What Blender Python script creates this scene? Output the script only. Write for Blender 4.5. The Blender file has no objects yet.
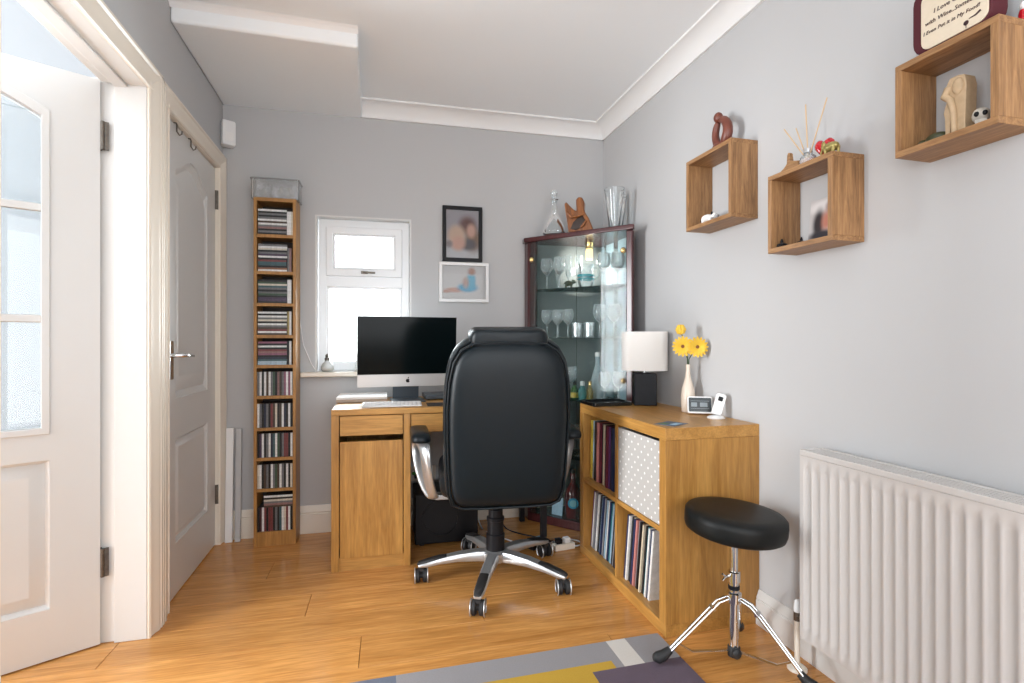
import bpy, bmesh, math, random
from mathutils import Vector, Matrix
random.seed(7)
S = bpy.context.scene
C = S.collection
PI = math.pi
def R(a): return math.radians(a)

# ------------------------------------------------------------------ camera
F = 520.0; CAMH = 1.07; TH = math.atan(139 / F)
cd = bpy.data.cameras.new('camera'); cam = bpy.data.objects.new('camera', cd); C.objects.link(cam)
cd.sensor_width = 36; cd.lens = F * 36 / 1024; cd.clip_start = 0.02
cam.location = (0, 0, CAMH); cam.rotation_euler = (PI / 2, 0, -TH)
S.camera = cam
# ------------------------------------------------------------------ world, lights, exposure
w = bpy.data.worlds.new('world'); S.world = w; w.use_nodes = True
bg = w.node_tree.nodes['Background']; bg.inputs[0].default_value = (0.93, 0.97, 1.0, 1); bg.inputs[1].default_value = 2.6
def area(name, loc, rot, sx, sy, power, col):
    l = bpy.data.lights.new(name, 'AREA'); l.shape = 'RECTANGLE'; l.size = sx; l.size_y = sy
    l.energy = power; l.color = col
    o = bpy.data.objects.new(name, l); C.objects.link(o); o.location = loc; o.rotation_euler = rot
    return o
# daylight at the window of the next room (seen through the opening on the left); fill lights without a source added beside and behind the camera
area('daylight_next_room', (-3.36, 1.2, 1.25), (0, R(-90), 0), 1.8, 1.3, 215, (0.94, 0.975, 1.0))
area('fill_light_side', (-0.83, -0.45, 1.45), (0, R(-90), 0), 1.3, 1.4, 26, (0.92, 0.96, 1.0))
area('fill_light_rear', (0.42, -1.56, 1.25), (R(90), 0, 0), 1.8, 1.9, 22, (0.98, 0.98, 1.0))
area('daylight_back_window', (-0.05, 3.29, 1.34), (R(-90), 0, 0), 0.46, 0.82, 38, (0.92, 0.97, 1.0))
S.view_settings.view_transform = 'Standard'; S.view_settings.look = 'None'
S.view_settings.gamma = 1; S.view_settings.use_curve_mapping = False
S.view_settings.exposure = 0.22
S.cycles.use_denoising = True
S.cycles.max_bounces = 10; S.cycles.diffuse_bounces = 6; S.cycles.glossy_bounces = 4
S.cycles.transparent_max_bounces = 32; S.cycles.transmission_bounces = 6
S.cycles.caustics_reflective = False; S.cycles.caustics_refractive = False
S.cycles.sample_clamp_indirect = 8

# ------------------------------------------------------------------ room numbers (metres)
XL, XR = -0.785, 1.42              # left and right wall faces
Y0, KB = 3.097, -0.030             # back wall: y = Y0 + KB*x
AB = math.atan(KB)
ZC = 2.43                          # ceiling
YR = -1.6                          # rear wall
XN = -3.4                          # far wall of the next room
def yb(x): return Y0 + KB * x

# ------------------------------------------------------------------ materials
def newmat(name):
    m = bpy.data.materials.new(name); m.use_nodes = True
    nt = m.node_tree; return m, nt, nt.nodes, nt.links, nt.nodes['Principled BSDF']
def plain(name, col, rough=0.5, metal=0.0, noise=0.0, nscale=40, bump=0.0, bscale=200, spec=0.5, coat=0, sheen=0):
    m, nt, N, L, p = newmat(name)
    p.inputs['Base Color'].default_value = (*col, 1); p.inputs['Roughness'].default_value = rough
    p.inputs['Metallic'].default_value = metal; p.inputs['Specular IOR Level'].default_value = spec
    p.inputs['Coat Weight'].default_value = coat; p.inputs['Sheen Weight'].default_value = sheen
    if noise or bump:
        tc = N.new('ShaderNodeTexCoord')
    if noise:
        n = N.new('ShaderNodeTexNoise'); n.inputs['Scale'].default_value = nscale; n.inputs['Detail'].default_value = 4
        L.new(tc.outputs['Object'], n.inputs['Vector'])
        mx = N.new('ShaderNodeMix'); mx.data_type = 'RGBA'
        mx.inputs[6].default_value = (*[c * (1 - noise) for c in col], 1); mx.inputs[7].default_value = (*[min(1, c * (1 + noise)) for c in col], 1)
        L.new(n.outputs['Fac'], mx.inputs[0]); L.new(mx.outputs[2], p.inputs['Base Color'])
    if bump:
        n2 = N.new('ShaderNodeTexNoise'); n2.inputs['Scale'].default_value = bscale; n2.inputs['Detail'].default_value = 3
        L.new(tc.outputs['Object'], n2.inputs['Vector'])
        b = N.new('ShaderNodeBump'); b.inputs['Strength'].default_value = bump; b.inputs['Distance'].default_value = 0.002
        L.new(n2.outputs['Fac'], b.inputs['Height']); L.new(b.outputs[0], p.inputs['Normal'])
    return m
def wood(name, dark, light, axis='z', rough=0.4, scale=1.0, rnd=False, strength=1.0):
    m, nt, N, L, p = newmat(name)
    tc = N.new('ShaderNodeTexCoord'); mp = N.new('ShaderNodeMapping')
    st = {'x': (1.2, 16, 16), 'y': (16, 1.2, 16), 'z': (16, 16, 1.2)}[axis]
    mp.inputs['Scale'].default_value = [a * scale for a in st]
    src = tc.outputs['Object']
    if rnd:
        oi = N.new('ShaderNodeObjectInfo'); mu = N.new('ShaderNodeVectorMath'); mu.operation = 'ADD'
        sc = N.new('ShaderNodeMath'); sc.operation = 'MULTIPLY'; sc.inputs[1].default_value = 37.0
        L.new(oi.outputs['Random'], sc.inputs[0]); L.new(tc.outputs['Object'], mu.inputs[0]); L.new(sc.outputs[0], mu.inputs[1])
        src = mu.outputs[0]
    L.new(src, mp.inputs['Vector'])
    n = N.new('ShaderNodeTexNoise'); n.inputs['Scale'].default_value = 1.6; n.inputs['Detail'].default_value = 7
    n.inputs['Roughness'].default_value = 0.62; n.inputs['Distortion'].default_value = 1.1
    L.new(mp.outputs[0], n.inputs['Vector'])
    r = N.new('ShaderNodeValToRGB'); e = r.color_ramp.elements
    e[0].position = 0.30; e[0].color = (*dark, 1); e[1].position = 0.68; e[1].color = (*light, 1)
    L.new(n.outputs['Fac'], r.inputs[0]); out = r.outputs[0]
    # fine pores
    n2 = N.new('ShaderNodeTexNoise'); n2.inputs['Scale'].default_value = 9; n2.inputs['Detail'].default_value = 3
    L.new(mp.outputs[0], n2.inputs['Vector'])
    mr = N.new('ShaderNodeMapRange'); mr.inputs[1].default_value = 0.35; mr.inputs[2].default_value = 0.65
    mr.inputs[3].default_value = 0.84; mr.inputs[4].default_value = 1.06
    L.new(n2.outputs['Fac'], mr.inputs[0])
    mm = N.new('ShaderNodeMix'); mm.data_type = 'RGBA'; mm.blend_type = 'MULTIPLY'; mm.inputs[0].default_value = strength
    L.new(out, mm.inputs[6]); L.new(mr.outputs[0], mm.inputs[7]); out = mm.outputs[2]
    if rnd:
        mr2 = N.new('ShaderNodeMapRange'); mr2.inputs[3].default_value = 0.94; mr2.inputs[4].default_value = 1.05
        L.new(oi.outputs['Random'], mr2.inputs[0])
        m3 = N.new('ShaderNodeMix'); m3.data_type = 'RGBA'; m3.blend_type = 'MULTIPLY'; m3.inputs[0].default_value = 1
        L.new(out, m3.inputs[6]); L.new(mr2.outputs[0], m3.inputs[7]); out = m3.outputs[2]
    L.new(out, p.inputs['Base Color']); p.inputs['Roughness'].default_value = rough
    b = N.new('ShaderNodeBump'); b.inputs['Strength'].default_value = 0.12; b.inputs['Distance'].default_value = 0.001
    L.new(n2.outputs['Fac'], b.inputs['Height']); L.new(b.outputs[0], p.inputs['Normal'])
    return m
def glassy(name, tint=(1, 1, 1), refl=0.9, body=0.0, bodycol=(0.8, 0.9, 0.95)):
    """thin clear glass: transparent body, Fresnel reflection, optional milky share"""
    m, nt, N, L, p = newmat(name)
    N.remove(p); out = N['Material Output']
    t = N.new('ShaderNodeBsdfTransparent'); t.inputs[0].default_value = (*tint, 1)
    g = N.new('ShaderNodeBsdfGlossy'); g.inputs['Roughness'].default_value = 0.03; g.inputs[0].default_value = (refl, refl, refl, 1)
    fr = N.new('ShaderNodeFresnel'); fr.inputs[0].default_value = 1.5
    mx = N.new('ShaderNodeMixShader'); L.new(fr.outputs[0], mx.inputs[0]); L.new(t.outputs[0], mx.inputs[1]); L.new(g.outputs[0], mx.inputs[2])
    last = mx.outputs[0]
    if body:
        d = N.new('ShaderNodeBsdfDiffuse'); d.inputs[0].default_value = (*bodycol, 1)
        m2 = N.new('ShaderNodeMixShader'); m2.inputs[0].default_value = body
        L.new(last, m2.inputs[1]); L.new(d.outputs[0], m2.inputs[2]); last = m2.outputs[0]
    L.new(last, out.inputs[0]); return m
def print_mat(name, base, blobs, rough=0.35):
    """flat print: soft coloured patches in the object's (x, z) plane: (cx, cz, rx, rz, colour, softness)"""
    m, nt, N, L, p = newmat(name)
    tc = N.new('ShaderNodeTexCoord'); cur = None
    for (cx, cz, rx, rz, col, soft) in blobs:
        mp = N.new('ShaderNodeMapping'); mp.vector_type = 'POINT'
        mp.inputs['Location'].default_value = (-cx / rx, 0, -cz / rz); mp.inputs['Scale'].default_value = (1 / rx, 0, 1 / rz)
        L.new(tc.outputs['Object'], mp.inputs[0])
        ln = N.new('ShaderNodeVectorMath'); ln.operation = 'LENGTH'; L.new(mp.outputs[0], ln.inputs[0])
        mr = N.new('ShaderNodeMapRange'); mr.interpolation_type = 'SMOOTHSTEP'
        mr.inputs[1].default_value = 1 + soft; mr.inputs[2].default_value = max(0, 1 - soft)
        mr.inputs[3].default_value = 0; mr.inputs[4].default_value = 1
        L.new(ln.outputs['Value'], mr.inputs[0])
        mx = N.new('ShaderNodeMix'); mx.data_type = 'RGBA'; mx.inputs[7].default_value = (*col, 1)
        if cur is None: mx.inputs[6].default_value = (*base, 1)
        else: L.new(cur, mx.inputs[6])
        L.new(mr.outputs[0], mx.inputs[0]); cur = mx.outputs[2]
    L.new(cur, p.inputs['Base Color']); p.inputs['Roughness'].default_value = rough
    return m

M = {}
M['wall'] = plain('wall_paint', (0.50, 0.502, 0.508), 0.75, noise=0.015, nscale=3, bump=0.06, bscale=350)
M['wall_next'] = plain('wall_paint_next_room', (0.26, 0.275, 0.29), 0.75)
M['ceiling'] = plain('ceiling_paint', (0.87, 0.905, 0.93), 0.8, bump=0.05, bscale=250)
M['gloss'] = plain('white_gloss_wood_paint', (0.66, 0.655, 0.64), 0.28, bump=0.03, bscale=60)
M['cream'] = plain('cream_gloss_wood_paint', (0.80, 0.735, 0.64), 0.30, bump=0.03, bscale=60)
M['plaster'] = plain('plaster_trim', (0.82, 0.82, 0.82), 0.6)
M['upvc'] = plain('white_upvc', (0.86, 0.88, 0.90), 0.25)
M['pane'] = glassy('window_glass', (0.97, 0.98, 0.98))
M['doorglass'] = glassy('door_glass', (0.93, 0.96, 0.97), body=0.10, bodycol=(0.85, 0.9, 0.95))
M['chrome'] = plain('chrome', (0.78, 0.79, 0.80), 0.10, 1.0)
M['steel'] = plain('worn_steel_hinge', (0.17, 0.15, 0.13), 0.40, 1.0, noise=0.5, nscale=90)
M['brass'] = plain('brass', (0.80, 0.58, 0.25), 0.25, 1.0)
M['plank'] = wood('oak_laminate', (0.46, 0.195, 0.048), (0.68, 0.335, 0.100), 'x', 0.20, 1.0, True)
M['joint'] = plain('floor_underlay', (0.34, 0.16, 0.055), 0.7)
M['oak_z'] = wood('oak_veneer_upright', (0.34, 0.155, 0.032), (0.52, 0.27, 0.070), 'z', 0.36)
M['oak_x'] = wood('oak_veneer_across', (0.38, 0.18, 0.040), (0.56, 0.295, 0.078), 'x', 0.50)
M['oak_y'] = wood('oak_veneer_lengthwise', (0.38, 0.18, 0.040), (0.56, 0.295, 0.078), 'y', 0.34)
M['tower'] = wood('oak_tower_veneer', (0.30, 0.14, 0.035), (0.46, 0.23, 0.065), 'z', 0.4)
M['shelf_z'] = wood('brown_oak_upright', (0.20, 0.095, 0.036), (0.45, 0.245, 0.105), 'z', 0.5, 2.6)
M['shelf_y'] = wood('brown_oak_lengthwise', (0.20, 0.095, 0.036), (0.45, 0.245, 0.105), 'y', 0.5, 2.6)
M['mahogany'] = wood('mahogany', (0.045, 0.012, 0.014), (0.085, 0.022, 0.024), 'z', 0.22)
M['black'] = plain('black_plastic', (0.009, 0.009, 0.011), 0.4, spec=0.2)
M['picglass'] = glassy('picture_glass', (0.99, 0.99, 0.99), refl=0.3)
M['blackgloss'] = plain('black_gloss', (0.006, 0.008, 0.009), 0.06)
M['screen'] = plain('dark_screen_glass', (0.003, 0.006, 0.007), 0.14, spec=0.12)
M['leather'] = plain('black_leather', (0.004, 0.008, 0.011), 0.38, spec=0.28, bump=0.25, bscale=420)
M['silver'] = plain('silver_plastic', (0.56, 0.57, 0.58), 0.28, 0.75)
M['alu'] = plain('aluminium', (0.70, 0.71, 0.72), 0.32, 0.35)
M['rubber'] = plain('black_rubber', (0.015, 0.015, 0.016), 0.6)
M['vinyl'] = plain('black_vinyl', (0.008, 0.009, 0.009), 0.45, spec=0.22, bump=0.08, bscale=500)
M['rad'] = plain('radiator_enamel', (0.60, 0.575, 0.555), 0.3)
M['white'] = plain('white_matt', (0.82, 0.82, 0.82), 0.5)
M['paper'] = plain('white_paper', (0.85, 0.84, 0.83), 0.6)
M['clear'] = glassy('clear_glass', (0.95, 0.97, 0.97), refl=1.0, body=0.05)
M['crystal'] = glassy('crystal_glass', (0.97, 0.985, 0.99), refl=1.0, body=0.24, bodycol=(0.85, 0.93, 0.96))
M['shelfglass'] = glassy('green_edge_shelf_glass', (0.98, 0.995, 0.99), refl=0.16, body=0.02, bodycol=(0.4, 0.7, 0.68))
M['acrylic'] = glassy('clear_acrylic', (0.99, 0.995, 1.0), refl=1.0, body=0.14, bodycol=(1.0, 1.0, 1.0))
M['cabback'] = plain('blue_reflection_backing', (0.34, 0.47, 0.53), 0.6, spec=0.2)
M['mirror'] = plain('blue_tinted_mirror', (0.80, 0.88, 0.91), 0.03, 1.0)

# ------------------------------------------------------------------ mesh builder
class MB:
    def __init__(s): s.v = []; s.f = []; s.mi = []; s.cur = 0
    def add(s, vs, fs):
        o = len(s.v); s.v += [tuple(p) for p in vs]; s.f += [tuple(i + o for i in q) for q in fs]; s.mi += [s.cur] * len(fs); return s
    def box(s, x0, y0, z0, x1, y1, z1):
        return s.add([(x0, y0, z0), (x1, y0, z0), (x1, y1, z0), (x0, y1, z0), (x0, y0, z1), (x1, y0, z1), (x1, y1, z1), (x0, y1, z1)],
                     [(0, 3, 2, 1), (4, 5, 6, 7), (0, 1, 5, 4), (1, 2, 6, 5), (2, 3, 7, 6), (3, 0, 4, 7)])
    def obox(s, c, sz, rot):
        """box of size sz centred at c, rotated by an Euler rotation"""
        m = Matrix.Translation(c) @ (Matrix.Rotation(rot[2], 4, 'Z') @ Matrix.Rotation(rot[1], 4, 'Y') @ Matrix.Rotation(rot[0], 4, 'X'))
        b = MB().box(-sz[0] / 2, -sz[1] / 2, -sz[2] / 2, sz[0] / 2, sz[1] / 2, sz[2] / 2)
        return s.add([m @ Vector(p) for p in b.v], b.f)
    def tube(s, path, r, n=8, closed=False, flat=None):
        """round tube along a path; r a number or one per point"""
        P = [Vector(p) for p in path]; k = len(P); rs = r if isinstance(r, (list, tuple)) else [r] * k
        vs = []; up = None
        for i, p in enumerate(P):
            if closed: t = P[(i + 1) % k] - P[i - 1]
            else: t = P[min(i + 1, k - 1)] - P[max(i - 1, 0)]
            t = t.normalized() if t.length > 1e-9 else Vector((0, 0, 1))
            if up is None:
                up = Vector((0, 0, 1)) if abs(t.z) < 0.9 else Vector((1, 0, 0))
            a = (up - t * up.dot(t)); a = a.normalized() if a.length > 1e-6 else t.orthogonal().normalized()
            up = a; b = t.cross(a)
            fa, fb = flat if flat else (1, 1)
            for j in range(n):
                q = 2 * PI * j / n + PI / n
                vs.append(p + a * (math.cos(q) * rs[i] * fa) + b * (math.sin(q) * rs[i] * fb))
        fs = []
        for i in range(k if closed else k - 1):
            for j in range(n):
                i2 = (i + 1) % k; j2 = (j + 1) % n
                fs.append((i * n + j, i * n + j2, i2 * n + j2, i2 * n + j))
        if not closed:
            fs.append(tuple(range(n))); fs.append(tuple((k - 1) * n + j for j in range(n)))
        return s.add(vs, fs)
    def cyl(s, p0, p1, r0, r1=None, n=16): return s.tube([p0, p1], [r0, r0 if r1 is None else r1], n)
    def lathe(s, prof, c=(0, 0, 0), n=20, tilt=None):
        vs = []; fs = []
        for r, z in prof:
            for j in range(n):
                q = 2 * PI * j / n; v = Vector((r * math.cos(q), r * math.sin(q), z))
                if tilt: v = tilt @ v
                vs.append((c[0] + v.x, c[1] + v.y, c[2] + v.z))
        for i in range(len(prof) - 1):
            for j in range(n):
                j2 = (j + 1) % n; fs.append((i * n + j, i * n + j2, (i + 1) * n + j2, (i + 1) * n + j))
        if prof[0][0] > 1e-4: fs.append(tuple(range(n)))
        if prof[-1][0] > 1e-4: fs.append(tuple((len(prof) - 1) * n + j for j in range(n)))
        return s.add(vs, fs)
    def shell(s, prof, c=(0, 0, 0), n=20):
        """open-topped lathe without caps (thin glass)"""
        k = len(s.f); s.lathe(prof, c, n)
        while len(s.f[-1]) > 4: s.f.pop(); s.mi.pop()
        return s
    def ell(s, c, r, n=12, m=8, rot=None):
        vs = [(0, 0, -1)]; fs = []
        for i in range(1, m):
            a = -PI / 2 + PI * i / m
            for j in range(n):
                q = 2 * PI * j / n; vs.append((math.cos(a) * math.cos(q), math.cos(a) * math.sin(q), math.sin(a)))
        vs.append((0, 0, 1)); t = len(vs) - 1
        for j in range(n): fs.append((0, 1 + (j + 1) % n, 1 + j)); fs.append((t, 1 + (m - 2) * n + j, 1 + (m - 2) * n + (j + 1) % n))
        for i in range(m - 2):
            for j in range(n):
                a = 1 + i * n + j; b = 1 + i * n + (j + 1) % n; fs.append((a, b, b + n, a + n))
        r = r if isinstance(r, (list, tuple)) else (r, r, r)
        out = []
        for p in vs:
            v = Vector((p[0] * r[0], p[1] * r[1], p[2] * r[2]))
            if rot: v = rot @ v
            out.append((c[0] + v.x, c[1] + v.y, c[2] + v.z))
        return s.add(out, fs)
    @staticmethod
    def _m(axis, a, p):
        return (a, p[0], p[1]) if axis == 'x' else (p[0], a, p[1]) if axis == 'y' else (p[0], p[1], a)
    def prism(s, poly, axis, a, b):
        n = len(poly); vs = [s._m(axis, a, p) for p in poly] + [s._m(axis, b, p) for p in poly]
        fs = [tuple(range(n)), tuple(range(2 * n - 1, n - 1, -1))] + [(i, (i + 1) % n, n + (i + 1) % n, n + i) for i in range(n)]
        return s.add(vs, fs)
    def frame(s, outer, inner, axis, a, b):
        """ring prism between two outlines with as many points each"""
        n = len(outer); A = [s._m(axis, a, p) for p in outer]; B = [s._m(axis, a, p) for p in inner]
        D = [s._m(axis, b, p) for p in outer]; E = [s._m(axis, b, p) for p in inner]
        fs = []
        for i in range(n):
            j = (i + 1) % n
            fs += [(i, j, n + j, n + i), (2 * n + i, 2 * n + j, 3 * n + j, 3 * n + i), (i, j, 2 * n + j, 2 * n + i), (n + i, n + j, 3 * n + j, 3 * n + i)]
        return s.add(A + B + D + E, fs)
    def pillow(s, poly, axis, layers, ctr=None):
        """closed cushion: layers = [(scale about the centre, offset along the axis), ...] from back to front"""
        n = len(poly); cx, cy = ctr or (sum(p[0] for p in poly) / n, sum(p[1] for p in poly) / n)
        vs = []; fs = []
        for sc, off in layers:
            vs += [s._m(axis, off, (cx + (p[0] - cx) * sc, cy + (p[1] - cy) * sc)) for p in poly]
        k = len(layers)
        for i in range(k - 1):
            for j in range(n): fs.append((i * n + j, i * n + (j + 1) % n, (i + 1) * n + (j + 1) % n, (i + 1) * n + j))
        fs.append(tuple(range(n))); fs.append(tuple((k - 1) * n + j for j in range(n)))
        return s.add(vs, fs)
    def build(s, name, mat, parent=None, smooth=None, bevel=0.0, seg=2, loc=None, rot=None, subsurf=0):
        me = bpy.data.meshes.new(name); me.from_pydata(s.v, [], s.f)
        mats = mat if isinstance(mat, list) else [mat]
        for m in mats: me.materials.append(M[m] if isinstance(m, str) else m)
        for p, i in zip(me.polygons, s.mi): p.material_index = i
        bm = bmesh.new(); bm.from_mesh(me); bmesh.ops.recalc_face_normals(bm, faces=bm.faces); bm.to_mesh(me); bm.free()
        if smooth is not None:
            for p in me.polygons: p.use_smooth = True
            me.set_sharp_from_angle(angle=R(smooth))
        o = bpy.data.objects.new(name, me); C.objects.link(o)
        if parent: o.parent = parent
        if loc: o.location = loc
        if rot: o.rotation_euler = rot
        if bevel:
            b = o.modifiers.new('bevel', 'BEVEL'); b.width = bevel; b.segments = seg; b.limit_method = 'ANGLE'; b.angle_limit = R(40)
            if smooth is None:
                for p in me.polygons: p.use_smooth = True
                me.set_sharp_from_angle(angle=R(35)); b.harden_normals = True
        if subsurf:
            q = o.modifiers.new('subsurf', 'SUBSURF'); q.levels = subsurf; q.render_levels = subsurf
        return o
def tag(o, label, cat, group=None, kind=None):
    o['label'] = label; o['category'] = cat
    if group: o['group'] = group
    if kind: o['kind'] = kind
    return o
def thing(name, label, cat, loc=(0, 0, 0), rz=0, group=None, kind=None):
    o = bpy.data.objects.new(name, None); C.objects.link(o); o.location = loc; o.rotation_euler = (0, 0, rz); o.empty_display_size = 0.1
    return tag(o, label, cat, group, kind)
def dup(o, parent=None):
    c = o.copy(); C.objects.link(c); c.parent = parent
    for ch in [x for x in o.children]: dup(ch, c)
    return c
def rrect(x0, z0, x1, z1, r, n=4):
    pts = []
    for cx, cz, a0 in ((x1 - r, z1 - r, 0), (x0 + r, z1 - r, 90), (x0 + r, z0 + r, 180), (x1 - r, z0 + r, 270)):
        for i in range(n + 1):
            a = R(a0 + 90 * i / n); pts.append((cx + r * math.cos(a), cz + r * math.sin(a)))
    return pts
def circ(cx, cz, r, n=24, rz=None):
    return [(cx + r * math.cos(2 * PI * i / n), cz + (rz or r) * math.sin(2 * PI * i / n)) for i in range(n)]
def struct(o, label, cat): return tag(o, label, cat, kind='structure')

# ================================================================== THE SETTING
WT = 0.14                                        # left wall thickness
OPY0, OPY1, OPZ = 1.355, 2.165, 2.005             # opening to the next room
D2Y0, D2Y1, D2Z = 2.325, 3.055, 2.0              # closed door
# floor: slab with laminate planks laid along the back wall
o = struct(MB().box(XN - 0.1, YR - 0.1, -0.06, XR + 0.1, 3.25, -0.016).build('floor', 'joint'), 'honey oak laminate floor of wide planks running across the room', 'floor')
PW, PL = 0.19, 1.29
proto = MB().box(0, -PW + 0.0010, -0.0155, PL - 0.0005, 0, 0).build('plank', 'plank', o, bevel=0.0016, seg=1)
first = True; halfp = None
for r in range(26):
    yy = 3.105 - r * PW
    if yy < YR: break
    x = -3.45 - [0.0, 0.46, 0.88, 0.21, 0.67][r % 5]
    while x < XR:
        # keep planks inside the slab: trimmed ends at the walls get their own short boards
        a, b = max(x, XN - 0.05), min(x + PL, XR + 0.06)
        if b - a > 0.08:
            if b - a > PL - 1e-4:
                if first: pk = proto; first = False
                else: pk = proto.copy(); C.objects.link(pk)
            else:
                pk = MB().box(0, -PW + 0.0010, -0.0155, b - a - 0.0005, 0, 0).build('plank', 'plank', o, bevel=0.0016, seg=1)
            pk.parent = o; pk.location = (a, yy + KB * a, 0); pk.rotation_euler = (0, 0, AB)
        x += PL
# walls
m = MB()
wx0, wx1, wz0, wz1 = -0.314, 0.217, 0.895, 1.783
for b in ((XL - WT, 0, wx0, ZC), (wx1, 0, XR + 0.12, ZC), (wx0, 0, wx1, wz0), (wx0, wz1, wx1, ZC)): m.box(b[0], 0, b[1], b[2], 0.24, b[3])
struct(m.build('wall_back', 'wall', loc=(0, Y0, 0), rot=(0, 0, AB)), 'grey painted back wall with a small window above the desk', 'wall')
m = MB().box(XR, YR, 0, XR + 0.12, 3.2, ZC)
struct(m.build('wall_right', 'wall'), 'pale grey painted right wall carrying the box shelves', 'wall')
m = MB()
for (a, b, c, d) in ((YR, 0, -1.2, ZC), (-1.2, 0, 0.3, 0.8), (-1.2, 2.1, 0.3, ZC), (0.3, 0, OPY0, ZC), (OPY0, OPZ, OPY1, ZC), (OPY1, 0, D2Y0, ZC), (D2Y0, D2Z, D2Y1, ZC), (D2Y1, 0, 3.2, ZC)):
    m.box(XL - WT, a, b, XL, c, d)
struct(m.build('wall_left', 'wall'), 'grey painted left wall with two doorways', 'wall')
m = MB()
px0, px1, pz1 = -0.55, 1.38, 2.15                # opening added behind the viewer for the rear fill light
for b in ((XN, 0, px0, ZC), (px1, 0, XR + 0.1, ZC), (px0, pz1, px1, ZC), (px0, 0, px1, 0.25)): m.box(b[0], YR - 0.12, b[1], b[2], YR, b[3])
struct(m.build('wall_rear', 'wall'), 'grey wall behind the viewer with an opening added for fill light', 'wall')
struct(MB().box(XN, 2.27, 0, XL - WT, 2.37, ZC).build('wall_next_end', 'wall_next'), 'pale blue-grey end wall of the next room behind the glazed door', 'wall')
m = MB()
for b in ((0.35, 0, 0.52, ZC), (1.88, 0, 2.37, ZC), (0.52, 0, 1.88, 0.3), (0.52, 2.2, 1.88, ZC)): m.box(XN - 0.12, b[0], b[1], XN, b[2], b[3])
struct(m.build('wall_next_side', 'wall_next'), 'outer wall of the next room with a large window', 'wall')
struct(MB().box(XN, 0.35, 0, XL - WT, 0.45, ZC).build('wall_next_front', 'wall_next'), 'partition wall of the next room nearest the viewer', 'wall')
# ceiling with its boxed-in bulkhead above the closed door
c = struct(MB().box(XN - 0.12, YR - 0.12, ZC, XR + 0.12, 3.3, ZC + 0.08).build('ceiling', 'ceiling'), 'smooth white ceiling with a boxed bulkhead in the left corner', 'ceiling')
ZB = 2.35
MB().box(XL, 2.36, ZB, -0.062, 3.2, ZC + 0.01).build('bulkhead', 'ceiling', c, bevel=0.012, seg=3)
MB().prism([(2.36, ZC), (2.335, ZC), (2.347, ZC - 0.008), (2.36, ZC - 0.022)], 'x', XL, -0.062).build('bulkhead_bead', 'plaster', c)
# cornice: a plain cove with a bead
def cove(): return [(0, 0), (-0.012, 0), (-0.014, 0.010), (-0.022, 0.028), (-0.036, 0.047), (-0.055, 0.061), (-0.074, 0.068), (-0.092, 0.070), (-0.092, 0.08), (0, 0.08)]
m = MB().prism([(p[0], ZB + p[1]) for p in cove()], 'x', -0.062, XR + 0.05)
struct(m.build('trim_1', 'plaster', smooth=40, loc=(0, Y0, 0), rot=(0, 0, AB)), 'white cove cornice along the top of the back wall', 'cornice')
m = MB().prism([(XR + p[0], ZB + p[1]) for p in cove()], 'y', YR, 3.1)
struct(m.build('trim_2', 'plaster', smooth=40), 'white cove cornice along the top of the right wall', 'cornice')
# skirting boards: tall board, ogee lip on top
def skirt(h): return [(0, 0), (-0.018, 0), (-0.018, h * 0.70), (-0.014, h * 0.73), (-0.016, h * 0.78), (-0.011, h * 0.86), (-0.006, h * 0.97), (-0.004, h), (0, h)]
m = MB().prism([(p[0], p[1]) for p in skirt(0.152)], 'x', XL, XR)
struct(m.build('baseboard_back', 'cream', smooth=30, loc=(0, Y0, 0), rot=(0, 0, AB)), 'cream moulded skirting board along the back wall', 'skirting board')
m = MB().prism([(XR + p[0], p[1]) for p in skirt(0.13)], 'y', YR, 1.666); m.prism([(XR + p[0], p[1]) for p in skirt(0.13)], 'y', 2.476, 3.05)
struct(m.build('baseboard_right', 'gloss', smooth=30), 'white moulded skirting board along the right wall', 'skirting board')

# door linings and architraves
AP = [(0.0, 0.0), (0.0, 0.006), (0.06, 0.011), (0.12, 0.006), (0.20, 0.008), (0.45, 0.013), (0.58, 0.019), (0.70, 0.021), (0.78, 0.016), (0.86, 0.022), (0.97, 0.022), (1.0, 0.018), (1.0, 0.0)]
def arch_leg(m, y0, y1, z0, z1, inner_at_y1):
    """upright moulded architrave on the left wall, thin at the opening, thick outside"""
    m.prism([(XL + p[1], (y1 - p[0] * (y1 - y0)) if inner_at_y1 else (y0 + p[0] * (y1 - y0))) for p in AP], 'z', z0, z1)
def arch_head(m, y0, y1, z0, z1):
    m.prism([(XL + p[1], z0 + p[0] * (z1 - z0)) for p in AP], 'y', y0, y1)
t = struct(thing('trim_3', 'moulded architrave and lining of the open doorway to the next room', 'door frame'), 'moulded white architrave and lining around the open doorway', 'door frame')
m = MB(); arch_leg(m, 2.147, 2.232, 0, 2.068, False); arch_leg(m, OPY0 - 0.055, OPY0 + 0.015, 0, 2.068, True); arch_head(m, OPY0 - 0.055, 2.232, 1.985, 2.07)
m.build('architrave', 'cream', t, smooth=35)
m = MB(); m.box(XL - 0.103, 2.145, 0, XL, OPY1, OPZ); m.box(XL - WT - 0.045, 2.157, 0, XL - 0.103, OPY1, OPZ)
m.build('jamb', 'gloss', t, bevel=0.003)
m = MB(); m.box(XL - WT, OPY0, 0, XL, OPY0 + 0.02, OPZ); m.build('jamb', 'gloss', t, bevel=0.003)
m = MB(); m.box(XL - WT, OPY0 + 0.02, 1.985, XL, 2.145, OPZ); m.box(XL - 0.103, OPY0 + 0.02, 1.975, XL - 0.06, 2.145, 1.985); m.build('head_lining', 'gloss', t, bevel=0.003)
t = struct(thing('trim_4', 'x', 'x'), 'cream moulded architrave and lining around the closed panelled door', 'door frame')
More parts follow.
